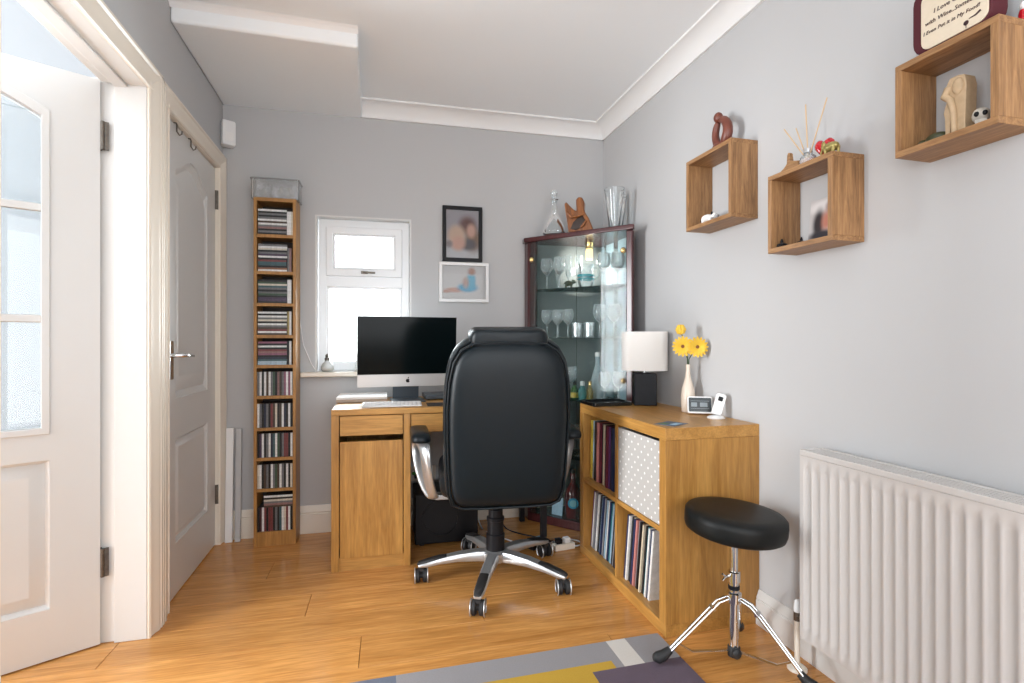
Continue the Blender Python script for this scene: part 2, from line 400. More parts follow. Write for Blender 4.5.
m = MB(); arch_leg(m, 2.233, 2.335, 0, 2.058, True); arch_leg(m, 3.040, 3.110, 0, 2.058, False); arch_head(m, 2.233, 3.110, 1.985, 2.06)
m.build('architrave', 'cream', t, smooth=35)
m = MB(); m.box(XL - WT, D2Y0, 0, XL, 2.342, D2Z); m.box(XL - WT, 3.038, 0, XL, D2Y1, D2Z); m.box(XL - WT, D2Y0, 1.982, XL, D2Y1, D2Z)
m.build('lining', 'cream', t, bevel=0.003)

# ---- open glazed door leaf, hinged on the far jamb, swung into the next room
t = struct(thing('door_1', 'x', 'x', (-0.927, 2.141, 0.006), R(208.8)), 'open white door with an arched glazed upper half and raised lower panel', 'door')
DW, DT = 0.76, 0.036
g0, g1, gz0, gze, gzm = 0.132, 0.628, 0.755, 1.835, 1.91
def archline(x, e, mid): u = (x - 0.38) / 0.248; return e + (mid - e) * max(0, 1 - u * u)
m = MB()
m.box(0, -DT, 0, g0, 0, 1.985); m.box(g1, -DT, 0, DW, 0, 1.985)
m.box(g0, -DT, 0, g1, 0, 0.17); m.box(g0, -DT, 0.668, g1, 0, gz0)
top = [(g0 + (g1 - g0) * i / 14, archline(g0 + (g1 - g0) * i / 14, gze, gzm)) for i in range(15)]
m.prism(top + [(g1, 1.985), (g0, 1.985)], 'y', -DT, 0)
m.build('leaf_frame', 'gloss', t)
bead = [(g0, gz0), (g1, gz0)] + [p for p in reversed(top)]
def inset(poly, d):
    cx = sum(p[0] for p in poly) / len(poly); cz = sum(p[1] for p in poly) / len(poly); out = []
    for p in poly:
        out.append((p[0] + (d if p[0] < cx else -d) * (1 if abs(p[0] - cx) > 0.2 else abs(p[0] - cx) / 0.2), p[1] + (d if p[1] < cz else -d)))
    return out
MB().frame(bead, inset(bead, 0.022), 'y', -DT - 0.004, 0.006).build('glazing_bead', 'gloss', t, bevel=0.003)
for z in (1.14, 1.51): MB().box(g0 + 0.02, -0.029, z - 0.013, g1 - 0.02, -0.007, z + 0.013).build('glazing_bar', 'gloss', t, bevel=0.004)
MB().box(0.367, -0.029, gz0 + 0.02, 0.393, -0.007, gzm - 0.02).build('glazing_bar', 'gloss', t, bevel=0.004)
for (xa, xb) in ((g0 + 0.02, 0.367), (0.393, g1 - 0.02)):
    for (za, zb) in ((gz0 + 0.02, 1.127), (1.153, 1.497), (1.523, gze - 0.005)):
        MB().box(xa, -0.020, za, xb, -0.016, zb).build('pane', 'doorglass', t)
pt = [(g0 + 0.02 + (g1 - g0 - 0.04) * i / 12, archline(g0 + 0.02 + (g1 - g0 - 0.04) * i / 12, gze, gzm) - 0.02) for i in range(13)]
MB().prism(pt + [(g1 - 0.02, gze - 0.005), (g0 + 0.02, gze - 0.005)], 'y', -0.020, -0.016).build('pane', 'doorglass', t)
pn = [(g0, 0.17), (g1, 0.17), (g1, 0.668), (g0, 0.668)]
m = MB().pillow(pn, 'y', [(1.0, -DT), (1.0, -0.004), (0.975, -0.010), (0.955, -0.020), (0.80, -0.004), (0.78, -0.004)])
m.build('raised_panel', 'gloss', t, bevel=0.002)
for z in (0.235, 1.74):
    m = MB().box(-0.006, -0.030, z, 0.004, -0.002, z + 0.10); m.cyl((-0.006, 0.004, z), (-0.006, 0.004, z + 0.10), 0.006, n=10); m.box(-0.024, 0.0, z, -0.004, 0.004, z + 0.10)
    m.build('hinge', 'steel', t)

# ---- closed panelled door in the left wall
t = struct(thing('door_2', 'x', 'x', (-0.80, 2.345, 0.008)), 'closed white panelled door with an arched upper panel and chrome lever', 'door')
DW = 0.690; a0, a1 = 0.125, 0.558
m = MB(); m.box(-0.036, 0, 0, 0, a0, 1.97); m.box(-0.036, a1, 0, 0, DW, 1.97); m.box(-0.036, a0, 0, 0, a1, 0.215); m.box(-0.036, a0, 0.655, 0, a1, 0.822)
ar = []
for i in range(17):
    u = i / 16; yy = a0 + (a1 - a0) * u; ar.append((yy, 1.79 + 0.085 * (0.5 - 0.5 * math.cos(2 * PI * u)) ** 0.8))
m.prism(ar + [(a1, 1.97), (a0, 1.97)], 'x', -0.036, 0)
m.build('leaf_frame', 'gloss', t)
for poly in ([(a0, 0.215), (a1, 0.215), (a1, 0.655), (a0, 0.655)], [(a0, 0.822), (a1, 0.822)] + list(reversed(ar))):
    MB().pillow(poly, 'x', [(1, -0.034), (1, -0.003), (0.965, -0.008), (0.94, -0.015), (0.82, -0.002), (0.80, -0.002)], ctr=((a0 + a1) / 2, (poly[0][1] + poly[2][1]) / 2)).build('raised_panel', 'gloss', t, bevel=0.002)
h = MB().box(0, 0.045, 0.905, 0.008, 0.083, 1.065).build('lever_handle', 'chrome', t, bevel=0.003)
m = MB(); m.tube([(0.006, 0.064, 1.005), (0.045, 0.064, 1.005), (0.052, 0.072, 1.005), (0.054, 0.12, 1.003), (0.052, 0.175, 1.0)], [0.010, 0.009, 0.009, 0.008, 0.007], 10); m.build('lever', 'chrome', h, smooth=50)
for z in (0.21, 1.755): 
    m = MB().box(-0.002, DW - 0.002, z, 0.004, DW + 0.02, z + 0.10); m.cyl((0.008, DW + 0.006, z), (0.008, DW + 0.006, z + 0.10), 0.007, n=10); m.build('hinge', 'steel', t)
# two small metal over-door hooks
for (y, lb) in ((2.455, 'small metal hook over the top of the closed door, nearer the handle side'), (2.63, 'small metal hook over the closed door top, nearer the hinge side')):
    hk = tag(MB().tube([(-0.802, y, 1.981), (-0.793, y, 1.981), (-0.790, y, 1.972), (-0.790, y, 1.945), (-0.780, y, 1.930), (-0.772, y, 1.936), (-0.770, y, 1.948)], 0.003, 8).build('door_hook', 'steel', smooth=60), lb, 'hook', 'hooks over the closed door')

# ---- window in the back wall (local frame of the wall)
t = struct(thing('window_1', 'x', 'x', (0, Y0, 0), AB), 'white plastic window with a top-hung vent over a fixed pane', 'window')
def wframe(m, x0, z0, x1, z1, wd, ya, yb_): m.frame([(x0, z0), (x1, z0), (x1, z1), (x0, z1)], [(x0 + wd, z0 + wd), (x1 - wd, z0 + wd), (x1 - wd, z1 - wd), (x0 + wd, z1 - wd)], 'y', ya, yb_)
m = MB(); wframe(m, wx0, wz0, wx1, wz1, 0.008, 0.0, 0.062); m.build('reveal', 'gloss', t)
m = MB(); wframe(m, wx0 + 0.008, wz0 + 0.008, wx1 - 0.008, wz1 - 0.008, 0.048, 0.06, 0.125); m.box(wx0 + 0.05, 0.06, 1.385, wx1 - 0.05, 0.125, 1.450)
m.build('window_frame', 'upvc', t, bevel=0.006)
s = MB(); wframe(s, wx0 + 0.052, 1.448, wx1 - 0.052, wz1 - 0.052, 0.042, 0.040, 0.10); s = s.build('vent_sash', 'upvc', t, bevel=0.006)
m = MB(); wframe(m, wx0 + 0.092, 1.488, wx1 - 0.092, wz1 - 0.092, 0.012, 0.052, 0.09); m.build('glazing_bead', 'upvc', s, bevel=0.003)
MB().box(wx0 + 0.095, 0.072, 1.491, wx1 - 0.095, 0.076, wz1 - 0.095).build('pane', 'pane', s)
m = MB().box(-0.068, 0.028, 1.462, -0.030, 0.041, 1.478); m.tube([(-0.05, 0.03, 1.470), (-0.05, 0.018, 1.470), (-0.02, 0.012, 1.468), (0.012, 0.014, 1.467)], [0.008, 0.007, 0.006, 0.006], 8); m.build('handle', 'steel', s, bevel=0.002)
m = MB(); wframe(m, wx0 + 0.054, wz0 + 0.05, wx1 - 0.054, 1.388, 0.014, 0.066, 0.10); m.build('glazing_bead', 'upvc', t, bevel=0.003)
MB().box(wx0 + 0.06, 0.082, wz0 + 0.055, wx1 - 0.06, 0.086, 1.380).build('pane', 'pane', t)
MB().box(wx0 - 0.072, -0.055, wz0 - 0.022, wx1 + 0.072, 0.062, wz0 + 0.004).build('sill', 'cream', t, bevel=0.007, seg=3)
# ---- next room's window, and unseen frames added around the two fill lights
t = struct(thing('added_window_rear', 'x', 'x', (0, YR, 0)), 'unseen white window frame added behind the viewer for fill light', 'window')
m = MB(); wframe(m, px0, 0.25, px1, pz1, 0.06, -0.1, -0.03); m.box(0.39, -0.1, 0.25, 0.45, -0.03, pz1); m.build('window_frame', 'upvc', t)
t = struct(thing('window_3', 'x', 'x', (XN, 0, 0)), 'large white window of the next room', 'window')
m = MB(); m.frame([(0.52, 0.3), (1.88, 0.3), (1.88, 2.2), (0.52, 2.2)], [(0.58, 0.36), (1.82, 0.36), (1.82, 2.14), (0.58, 2.14)], 'x', -0.1, -0.03); m.box(-0.1, 1.17, 0.3, -0.03, 1.23, 2.2); m.build('window_frame', 'upvc', t)
t = struct(thing('added_window_side', 'x', 'x', (XL - WT, 0, 0)), 'unseen white window frame added in the left wall for side fill light', 'window')
m = MB(); m.frame([(-1.2, 0.8), (0.3, 0.8), (0.3, 2.1), (-1.2, 2.1)], [(-1.15, 0.85), (0.25, 0.85), (0.25, 2.05), (-1.15, 2.05)], 'x', 0.01, 0.07); m.build('window_frame', 'upvc', t)

# ================================================================== LARGE FURNITURE
NTH = ['first', 'second', 'third', 'fourth', 'fifth', 'sixth', 'seventh', 'eighth', 'ninth', 'tenth', 'eleventh', 'twelfth', 'thirteenth', 'fourteenth', 'fifteenth', 'sixteenth', 'seventeenth', 'eighteenth', 'nineteenth', 'twentieth']
NAMED = {   # spine colours for records and discs
    'black': (0.015, 0.015, 0.018), 'white': (0.78, 0.78, 0.76), 'grey': (0.28, 0.28, 0.30), 'dark blue': (0.02, 0.035, 0.10), 'pale blue': (0.35, 0.52, 0.66),
    'red': (0.42, 0.03, 0.035), 'maroon': (0.13, 0.02, 0.035), 'cream': (0.66, 0.58, 0.44), 'brown': (0.14, 0.075, 0.04), 'teal': (0.04, 0.20, 0.24),
    'green': (0.06, 0.17, 0.08), 'yellow': (0.66, 0.48, 0.06), 'pink': (0.55, 0.10, 0.25), 'purple': (0.12, 0.045, 0.16), 'orange': (0.62, 0.20, 0.04), 'salmon': (0.55, 0.22, 0.20)}
for k, cval in NAMED.items():
    M['sp_' + k] = plain('printed_card_' + k.replace(' ', '_'), cval, 0.4, noise=0.25, nscale=60)
    gm = sum(cval) / 3; M['cd_' + k] = plain('disc_spine_' + k.replace(' ', '_'), [(a * 0.65 + gm * 0.35) * (0.9 if gm > 0.5 else 0.5) for a in cval], 0.35, noise=0.5, nscale=120)
M['cd_tray'] = plain('jewel_case_edge', (0.10, 0.10, 0.11), 0.2)

# ---- cube storage unit against the right wall: open face looks left
KX0, KX1, KY0, KY1, KH = 1.02, 1.4195, 1.668, 2.473, 0.756
t = thing('cube_shelf_unit', 'oak-effect four-cube shelf unit full of records against the right wall', 'shelf unit', (KX0, KY0, 0))
kd, kw = KX1 - KX0, KY1 - KY0; TK = 0.045
MB().box(0, 0, KH - TK, kd, kw, KH).build('top_panel', 'oak_y', t, bevel=0.002)
MB().box(0, 0, 0, kd, kw, TK).build('bottom_panel', 'oak_y', t, bevel=0.002)
MB().box(0, 0, TK, kd, TK, KH - TK).build('side_panel', 'oak_z', t, bevel=0.001)
MB().box(0, kw - TK, TK, kd, kw, KH - TK).build('side_panel', 'oak_z', t, bevel=0.001)
km = kw / 2; kz = KH / 2
MB().box(0.002, km - 0.010, TK, kd, km + 0.010, KH - TK).build('divider', 'oak_z', t)
MB().box(0.002, TK, kz - 0.010, kd, km - 0.010, kz + 0.010).build('shelf', 'oak_y', t)
MB().box(0.002, km + 0.010, kz - 0.010, kd, kw - TK, kz + 0.010).build('shelf', 'oak_y', t)
# dotted grey storage box in the cube above right
M['dots'], nt, N, L, p = newmat('grey_fabric_white_dots')
tc = N.new('ShaderNodeTexCoord'); sp = N.new('ShaderNodeSeparateXYZ'); L.new(tc.outputs['Object'], sp.inputs[0])
def mth(op, a, b=None):
    n = N.new('ShaderNodeMath'); n.operation = op
    for i, q in enumerate((a, b)):
        if q is None: continue
        if isinstance(q, (int, float)): n.inputs[i].default_value = q
        else: L.new(q, n.inputs[i])
    return n.outputs[0]
u = mth('DIVIDE', sp.outputs['Y'], 0.052); v = mth('DIVIDE', sp.outputs['Z'], 0.052)
def dist(u, v, o):
    a = mth('SUBTRACT', mth('FRACT', mth('ADD', u, o)), 0.5); b = mth('SUBTRACT', mth('FRACT', mth('ADD', v, o)), 0.5)
    return mth('SQRT', mth('ADD', mth('MULTIPLY', a, a), mth('MULTIPLY', b, b)))
dm = mth('MINIMUM', dist(u, v, 0.3), dist(u, v, 0.8)); dt = mth('LESS_THAN', dm, 0.092)
mx = N.new('ShaderNodeMix'); mx.data_type = 'RGBA'; mx.inputs[6].default_value = (0.47, 0.455, 0.435, 1); mx.inputs[7].default_value = (0.83, 0.82, 0.80, 1)
L.new(dt, mx.inputs[0]); L.new(mx.outputs[2], p.inputs['Base Color']); p.inputs['Roughness'].default_value = 0.85
bx = thing('storage_box', 'grey fabric storage box with white dots in the upper cube of the shelf unit', 'storage box', (KX0 + 0.006, KY0 + TK + 0.003, kz + 0.0105))
bw, bh = km - 0.01 - TK - 0.006, KH - TK - kz - 0.0105 - 0.012
MB().box(0, 0, 0, 0.008, bw, bh).build('front_panel', 'dots', bx, bevel=0.002)
m = MB().box(0.008, 0, 0, 0.35, 0.004, bh).box(0.008, bw - 0.004, 0, 0.35, bw, bh).box(0.346, 0.004, 0, 0.35, bw - 0.004, bh).box(0.008, 0.004, 0, 0.346, bw - 0.004, 0.004)
m.build('body', 'dots', bx)
# records: each sleeve a thing of its own, standing in its cube with a slight lean
def records(y0, y1, z0, n, lean, cols, where, tall=0.315, gap_end=0.0):
    """sleeves from the far end y1 towards y0; all lean the same way so they do not cross"""
    used = {}; run = (y1 - y0 - tall * math.tan(lean)) ; pitch = run / n
    for i in range(n):
        cn = cols[i % len(cols)]; th = pitch * random.choice((0.72, 0.82, 0.9)); hh = min(tall - random.choice((0, 0.004, 0.008)), 0.288)
        yb0 = y1 - (i + 0.5) * pitch
        b = MB().box(0, -th / 2, 0, 0.30, th / 2, hh).build('record_sleeve', 'sp_' + cn, bevel=0.0)
        b.location = (KX0 + 0.028 + random.uniform(0, 0.012), yb0, z0 + th / 2 * math.sin(lean) + 0.0006); b.rotation_euler = (lean, 0, 0)
        lb = '%s record sleeve, %s from the left %s' % (cn, NTH[i], where)
        tag(b, lb, 'record', 'records ' + where)
        recs.append(b)
recs = []
ZS = kz + 0.010
records(KY0 + km + 0.012, KY1 - TK - 0.003, ZS, 16, R(2.5), ['yellow', 'pale blue', 'black', 'black', 'salmon', 'maroon', 'black', 'cream', 'black', 'maroon', 'purple', 'black', 'dark blue', 'black', 'pale blue', 'white'], 'in the upper cube by the dotted box')
records(KY0 + km + 0.014, KY1 - TK - 0.003, TK, 19, R(9), ['purple', 'white', 'grey', 'dark blue', 'white', 'black', 'pale blue', 'dark blue', 'grey', 'black', 'pale blue', 'white', 'dark blue', 'teal', 'pale blue', 'black', 'grey', 'black', 'dark blue'], 'in the lower cube farthest from the stool')
records(KY0 + TK + 0.085, KY0 + km - 0.014, TK, 15, R(8), ['dark blue', 'white', 'black', 'cream', 'dark blue', 'salmon', 'grey', 'black', 'brown', 'cream', 'black', 'teal', 'white', 'dark blue', 'white'], 'in the lower cube under the dotted box')

# ---- tall narrow disc tower in the corner
TX0, TY0, TW, TD, THH = -0.600, 2.957, 0.206, 0.135, 1.822
t = thing('disc_tower', 'tall narrow oak disc tower with ten open compartments by the corner', 'shelf', (TX0, TY0, 0), AB)
for x in (0, TW - 0.015): MB().box(x, 0, 0, x + 0.015, TD, THH).build('side_panel', 'tower', t, bevel=0.001)
MB().box(0.015, TD - 0.004, 0.06, TW - 0.015, TD, THH - 0.01).build('back_panel', plain('dark_tower_back', (0.03, 0.02, 0.015), 0.7), t)
zs = [0.075, 0.300, 0.462, 0.619, 0.786, 0.947, 1.104, 1.271, 1.438, 1.631]
for i, z in enumerate(zs):
    MB().box(0.015, 0.001, z - 0.016, TW - 0.015, TD - 0.004, z).build('shelf', 'tower', t)
MB().box(0.015, 0, THH - 0.018, TW - 0.015, TD, THH).build('top_panel', 'tower', t)
MB().box(0.015, 0.003, 0, TW - 0.015, 0.015, 0.059).build('plinth', 'tower', t)
ORD = ['lowest', 'ninth', 'eighth', 'seventh', 'sixth', 'fifth', 'fourth', 'third', 'second', 'top']
tr = Matrix.Translation((TX0, TY0, 0)) @ Matrix.Rotation(AB, 4, 'Z')
cdm = {}
def disc(x, y, z, up, cn, lb, grp, w=0.1245):
    """a disc case: printed spine strip facing out, jewel-case body behind; upright or lying"""
    key = (up, cn)
    if key not in cdm:
        m = MB()
        if up: m.box(0, 0, 0, 0.0098, 0.004, 0.1245); m.cur = 1; m.box(0.0004, 0.004, 0, 0.0094, 0.118, 0.1245)
        else: m.box(0, 0, 0, 0.1400, 0.004, 0.0098); m.cur = 1; m.box(0, 0.004, 0.0004, 0.1400, 0.118, 0.0094)
        o = m.build('cd_case', ['cd_' + cn, 'cd_tray']); cdm[key] = o; first = True
    else:
        o = cdm[key].copy(); C.objects.link(o)
    o.location = tr @ Vector((x, y, z)); o.rotation_euler = (0, 0, AB)
    tag(o, lb, 'CD case', grp)
PAL = {9: ['white', 'black', 'grey', 'black', 'grey', 'white', 'brown', 'white', 'grey', 'salmon', 'black', 'grey', 'black'],
       8: ['grey', 'white', 'cream', 'black', 'grey', 'purple', 'white', 'black', 'red', 'teal', 'teal', 'black', 'orange', 'white'],
       7: ['black', 'green', 'cream', 'teal', 'grey', 'black', 'grey', 'green', 'black', 'purple', 'purple', 'black'],
       6: ['white', 'black', 'white', 'grey', 'cream', 'black', 'white', 'grey', 'brown', 'red', 'white', 'brown'],
       5: ['pink', 'black', 'white', 'black', 'red', 'salmon', 'pink', 'black', 'dark blue', 'teal', 'pale blue', 'pale blue'],
       4: ['grey', 'white', 'black', 'white', 'brown', 'white', 'grey', 'green', 'black', 'salmon', 'brown', 'grey', 'pink', 'white', 'pink', 'white'],
       3: ['white', 'grey', 'black', 'dark blue', 'grey', 'black', 'red', 'brown', 'cream', 'black', 'brown', 'white', 'dark blue', 'black', 'white', 'black'],
       2: ['black', 'purple', 'white', 'black', 'grey', 'white', 'dark blue', 'teal', 'white', 'green', 'black', 'grey', 'red', 'red', 'black', 'white'],
       1: ['cream', 'white', 'black', 'brown', 'grey', 'black', 'white', 'grey', 'green', 'brown', 'white', 'grey', 'black', 'white', 'black', 'cream'],
       0: ['black', 'maroon', 'white', 'red', 'black', 'red', 'red', 'black', 'grey', 'black', 'teal', 'white', 'cream', 'red', 'white', 'black']}
VX = {9: ['white', 'white', 'cream'], 8: ['grey', 'salmon'], 7: ['white', 'white'], 6: ['yellow', 'white'], 5: ['black', 'white']}
for i, z in enumerate(zs):
    top = (zs[i + 1] - 0.016 if i < 9 else THH - 0.018)
    nm = ORD[i]
    where = 'on the %s shelf of the disc tower' % nm; wl = 'on the tower\'s %s shelf' % nm
    if i >= 5:
        n = min(len(PAL[i]), int((top - z - 0.012) / 0.0102))
        for k in range(n):
            cn = PAL[i][len(PAL[i]) - 1 - k] if k < len(PAL[i]) else 'black'
            disc(0.018 + random.uniform(0, 0.003), 0.006 + random.uniform(0, 0.006), z + 0.0004 + k * 0.0102, False, cn, '%s CD case, %s from the bottom of the stack %s' % (cn, NTH[k], wl), 'CDs ' + where)
        for k, cn in enumerate(VX[i]):
            disc(0.1632 + k * 0.0100 if len(VX[i]) < 3 else 0.1612 + k * 0.0099, 0.006, z + 0.0004, True, cn, '%s upright CD case, %s to the right of the stack %s' % (cn, NTH[k], wl), 'CDs ' + where)
    else:
        for k, cn in enumerate(PAL[i]):
            disc(0.0165 + k * 0.01075, 0.006 + random.uniform(0, 0.006), z + 0.0004, True, cn, '%s CD case, %s from the left in the row %s' % (cn, NTH[k], wl), 'CDs ' + where)
        if i == 0:
            for k, cn in enumerate(['brown', 'salmon', 'grey', 'cream', 'black', 'white']):
                disc(0.048, 0.008, z + 0.1252 + k * 0.0102, False, cn, '%s CD case, %s up in the stack atop the row %s' % (cn, NTH[k], wl), 'CDs ' + where)

# ---- desk under the window (local frame: x along the front, y towards the wall)
DX, DY = -0.187, 2.532
t = thing('desk', 'oak-effect desk with a cupboard and drawers under the window', 'desk', (DX, DY, 0), AB)
DWD, DD, DH = 1.05, 0.515, 0.754
dtr = Matrix.Translation((DX, DY, 0)) @ Matrix.Rotation(AB, 4, 'Z')
MB().box(0, 0, DH - 0.028, DWD, DD, DH).build('desk_top', 'oak_x', t, bevel=0.002)
MB().box(0, 0.004, 0, 0.034, DD, DH - 0.028).build('side_panel', 'oak_z', t, bevel=0.001)
MB().box(0.328, 0.004, 0, 0.360, DD, DH - 0.028).build('side_panel', 'oak_z', t, bevel=0.001)
for yy in (0.02, DD - 0.05): MB().box(DWD - 0.034, yy, 0, DWD - 0.004, yy + 0.03, DH - 0.028).build('leg', 'black', t, bevel=0.002)
MB().box(0.034, 0.012, 0, 0.328, 0.022, 0.046).build('plinth', 'oak_x', t)
MB().box(0.034, 0.012, 0.046, 0.328, DD - 0.01, 0.062).build('cupboard_floor', 'oak_x', t)
MB().box(0.034, DD - 0.01, 0.02, 0.328, DD - 0.004, DH - 0.028).build('cupboard_back', 'oak_z', t)
MB().box(0.038, 0.006, 0.060, 0.324, 0.022, 0.602).build('door', 'oak_z', t, bevel=0.001)
MB().box(0.038, 0.006, 0.630, 0.324, 0.022, 0.722).build('drawer_front', 'oak_x', t, bevel=0.001)
MB().box(0.364, 0.006, 0.636, DWD - 0.038, 0.022, 0.722).build('drawer_front', 'oak_x', t, bevel=0.001)
m = MB().box(0.042, 0.022, 0.632, 0.320, 0.42, 0.636); m.build('drawer_box', plain('dark_drawer_bottom', (0.06, 0.035, 0.02), 0.6), t)
MB().box(0.360, DD - 0.02, 0.55, DWD - 0.034, DD - 0.005, DH - 0.028).build('modesty_panel', 'oak_x', t)

# ---- corner display cabinet (glass, mahogany posts, clear and coloured backs)
ca, cb = Vector((0.895, 2.985, 0)), Vector((1.325, 2.492, 0))           # front posts
cc = Vector((XR - 0.012, 3.040, 0))
CZ = 1.69
fv = (cb - ca).normalized(); inn = Vector((-fv.y, fv.x, 0))             # inwards normal
t = thing('corner_display_cabinet', 'mahogany corner display cabinet with a glass front in the far corner', 'cabinet', (cc.x, cc.y, 0))
def L2(p): return (p[0] - cc.x, p[1] - cc.y)
bl = (ca.x, yb(ca.x) - 0.024); br = (XR - 0.022, 2.650)                    # where the short returns meet the skirting line
outl = [L2(p) for p in ((ca.x, ca.y), (cb.x, cb.y), br, (XR - 0.022, yb(XR) - 0.03), bl)]
def grow(poly, d):
    cx = sum(p[0] for p in poly) / len(poly); cy = sum(p[1] for p in poly) / len(poly)
    return [(cx + (p[0] - cx) * (1 + d), cy + (p[1] - cy) * (1 + d)) for p in poly]
topo = [L2(ca + (-fv - inn) * 0.016), L2(cb + (fv - inn) * 0.016), L2((br[0], br[1] - 0.020)), outl[3], L2((bl[0] - 0.016, bl[1]))]
MB().prism(topo, 'z', CZ - 0.028, CZ).build('top_panel', 'mahogany', t, bevel=0.006, seg=3)
MB().prism(outl, 'z', 0.0, 0.05).build('plinth', 'mahogany', t, bevel=0.004)
zt = CZ - 0.028
def post(p, q, width, depth):
    a = Vector((p[0], p[1], 0)); d = (Vector((q[0], q[1], 0)) - a).normalized(); i = Vector((-d.y, d.x, 0))
    if i.dot(inn) < 0: i = -i
    return [L2(a), L2(a + d * width), L2(a + d * width + i * depth), L2(a + i * depth)]
MB().prism(post(ca, cb, 0.052, 0.03), 'z', 0.05, zt).build('post', 'mahogany', t, bevel=0.004)
MB().prism(post(cb, ca, 0.036, 0.03), 'z', 0.05, zt).build('post', 'mahogany', t, bevel=0.006)
# short solid returns beside the posts
MB().prism([L2((ca.x, ca.y + 0.002)), L2((ca.x + 0.016, ca.y + 0.002)), L2((bl[0] + 0.016, bl[1])), L2(bl)], 'z', 0.05, zt).build('side_panel', 'mahogany', t)
MB().prism([L2((cb.x + 0.002, cb.y + 0.004)), L2(br), L2((br[0] - 0.014, br[1] + 0.010)), L2((cb.x - 0.012, cb.y + 0.016))], 'z', 0.05, zt).build('side_panel', 'mahogany', t)
# left back is clear; right back has blue reflections put in its colour
MB().prism([L2(bl), outl[3], (outl[3][0], outl[3][1] - 0.006), (L2(bl)[0], L2(bl)[1] - 0.006)], 'z', 0.05, zt).build('glass_back', 'shelfglass', t)
MB().prism([L2(br), outl[3], (outl[3][0] - 0.006, outl[3][1]), (L2(br)[0] - 0.006, L2(br)[1])], 'z', 0.05, zt).build('reflection_blue_back', 'cabback', t)
for (ya, yc) in ((2.79, 2.845), (2.95, 2.975)): MB().box(br[0] - 0.009 - cc.x, ya - cc.y, 0.05, br[0] - 0.0065 - cc.x, yc - cc.y, zt).build('streak_mirror_strip', 'mirror', t)  # strips added to return a bright streak of reflected light
shp = [L2(ca + fv * 0.03 + inn * 0.022), L2(cb - fv * 0.034 + inn * 0.022), L2((br[0] - 0.024, br[1] + 0.022)), (outl[3][0] - 0.008, outl[3][1] - 0.008), L2((bl[0] + 0.02, bl[1] - 0.008))]
CS = [0.40, 0.735, 1.093, 1.380]
for z in CS: MB().prism(shp, 'z', z - 0.006, z).build('glass_shelf', 'shelfglass', t)
# two glass door leaves with brass clips
mid = (ca + cb) / 2
for (p, q, s) in ((ca + fv * 0.022, mid, 1), (mid, cb - fv * 0.032, -1)):
    p2 = p + fv * 0.001 - inn * 0.006; q2 = q - fv * 0.001 - inn * 0.006
    dr = MB().prism([L2(p2), L2(q2), L2(q2 + inn * 0.004), L2(p2 + inn * 0.004)], 'z', 0.055, zt - 0.004).build('door', 'shelfglass', t)
    for z in (0.30, 0.86, 1.555):
        e = (p2 + fv * 0.014) if s > 0 else (q2 - fv * 0.014); e = e - inn * 0.003
        el = L2(e); MB().ell((el[0], el[1], z), (0.017, 0.010, 0.017), 12, 8).build('clip_hinge', 'brass', dr, smooth=60)
# warm lamp under the cabinet top
lp = thing('cabinet_lamp', 'small warm lamp glowing under the top of the display cabinet', 'lamp', (1.245, 2.875, zt - 0.105))
em = bpy.data.materials.new('warm_lamp_glow'); em.use_nodes = True; pb = em.node_tree.nodes['Principled BSDF']
pb.inputs['Emission Color'].default_value = (1.0, 0.72, 0.30, 1); pb.inputs['Emission Strength'].default_value = 1.6; pb.inputs['Base Color'].default_value = (0.8, 0.6, 0.3, 1)
MB().lathe([(0.018, 0), (0.021, 0.01), (0.021, 0.055), (0.017, 0.065)], n=16).build('bulb', em, lp, smooth=50)
ll = bpy.data.lights.new('cabinet_lamp_light', 'POINT'); ll.energy = 2.6; ll.color = (1.0, 0.95, 0.88); ll.shadow_soft_size = 0.025
lo = bpy.data.objects.new('cabinet_lamp_light', ll); C.objects.link(lo); lo.location = (1.245, 2.875, zt - 0.135)
MB().lathe([(0.019, 0.064), (0.024, 0.07), (0.024, 0.104)], n=16).build('socket', 'brass', lp, smooth=40)

# ---- panel radiator on the right wall
RX, RY1, RY0, RZ0, RZ1 = 1.31, 1.360, 0.10, 0.132, 0.728
t = thing('radiator', 'white ribbed panel radiator on the right wall by the stool', 'radiator', (RX, RY1, 0))
# front panel: pressed vertical channels with a flat rim
pr = 0.0335; n = int((RY1 - RY0 - 0.03) / pr); m = MB(); rows = [RZ0, RZ0 + 0.028, RZ0 + 0.042, RZ1 - 0.066, RZ1 - 0.052, RZ1 - 0.022]
ys = [0.0]; xsin = [0.0]
for i in range(n):
    c0 = -0.012 - pr * (i + 0.5)
    for off, dep in ((0.5, 0), (0.36, 0), (0.24, 1), (-0.24, 1), (-0.36, 0)): ys.append(c0 + off * pr); xsin.append(dep)
ys.append(-(RY1 - RY0)); xsin.append(0)
vs = []; fs = []
for r, z in enumerate(rows):
    for y, dp in zip(ys, xsin): vs.append((0.0075 * dp if 2 <= r <= 3 else 0.0, y, z))
kk = len(ys)
for r in range(len(rows) - 1):
    for i in range(kk - 1): fs.append((r * kk + i, r * kk + i + 1, (r + 1) * kk + i + 1, (r + 1) * kk + i))
m.add(vs, fs); m.build('front_panel', 'rad', t, smooth=75)
MB().box(0.0005, -(RY1 - RY0), RZ0, 0.012, -0.0, RZ0 + 0.006).build('bottom_seam', 'rad', t)
MB().box(-0.001, -(RY1 - RY0), RZ1 - 0.022, 0.008, 0.0, RZ1 - 0.018).build('seam', 'rad', t)
MB().box(-0.001, -(RY1 - RY0), RZ1 - 0.018, 0.008, 0.0, RZ1).build('front_rim', 'rad', t, bevel=0.002)
MB().box(0.0005, -0.004, RZ0, 0.088, 0.0, RZ1).build('side_panel', 'rad', t, bevel=0.001)
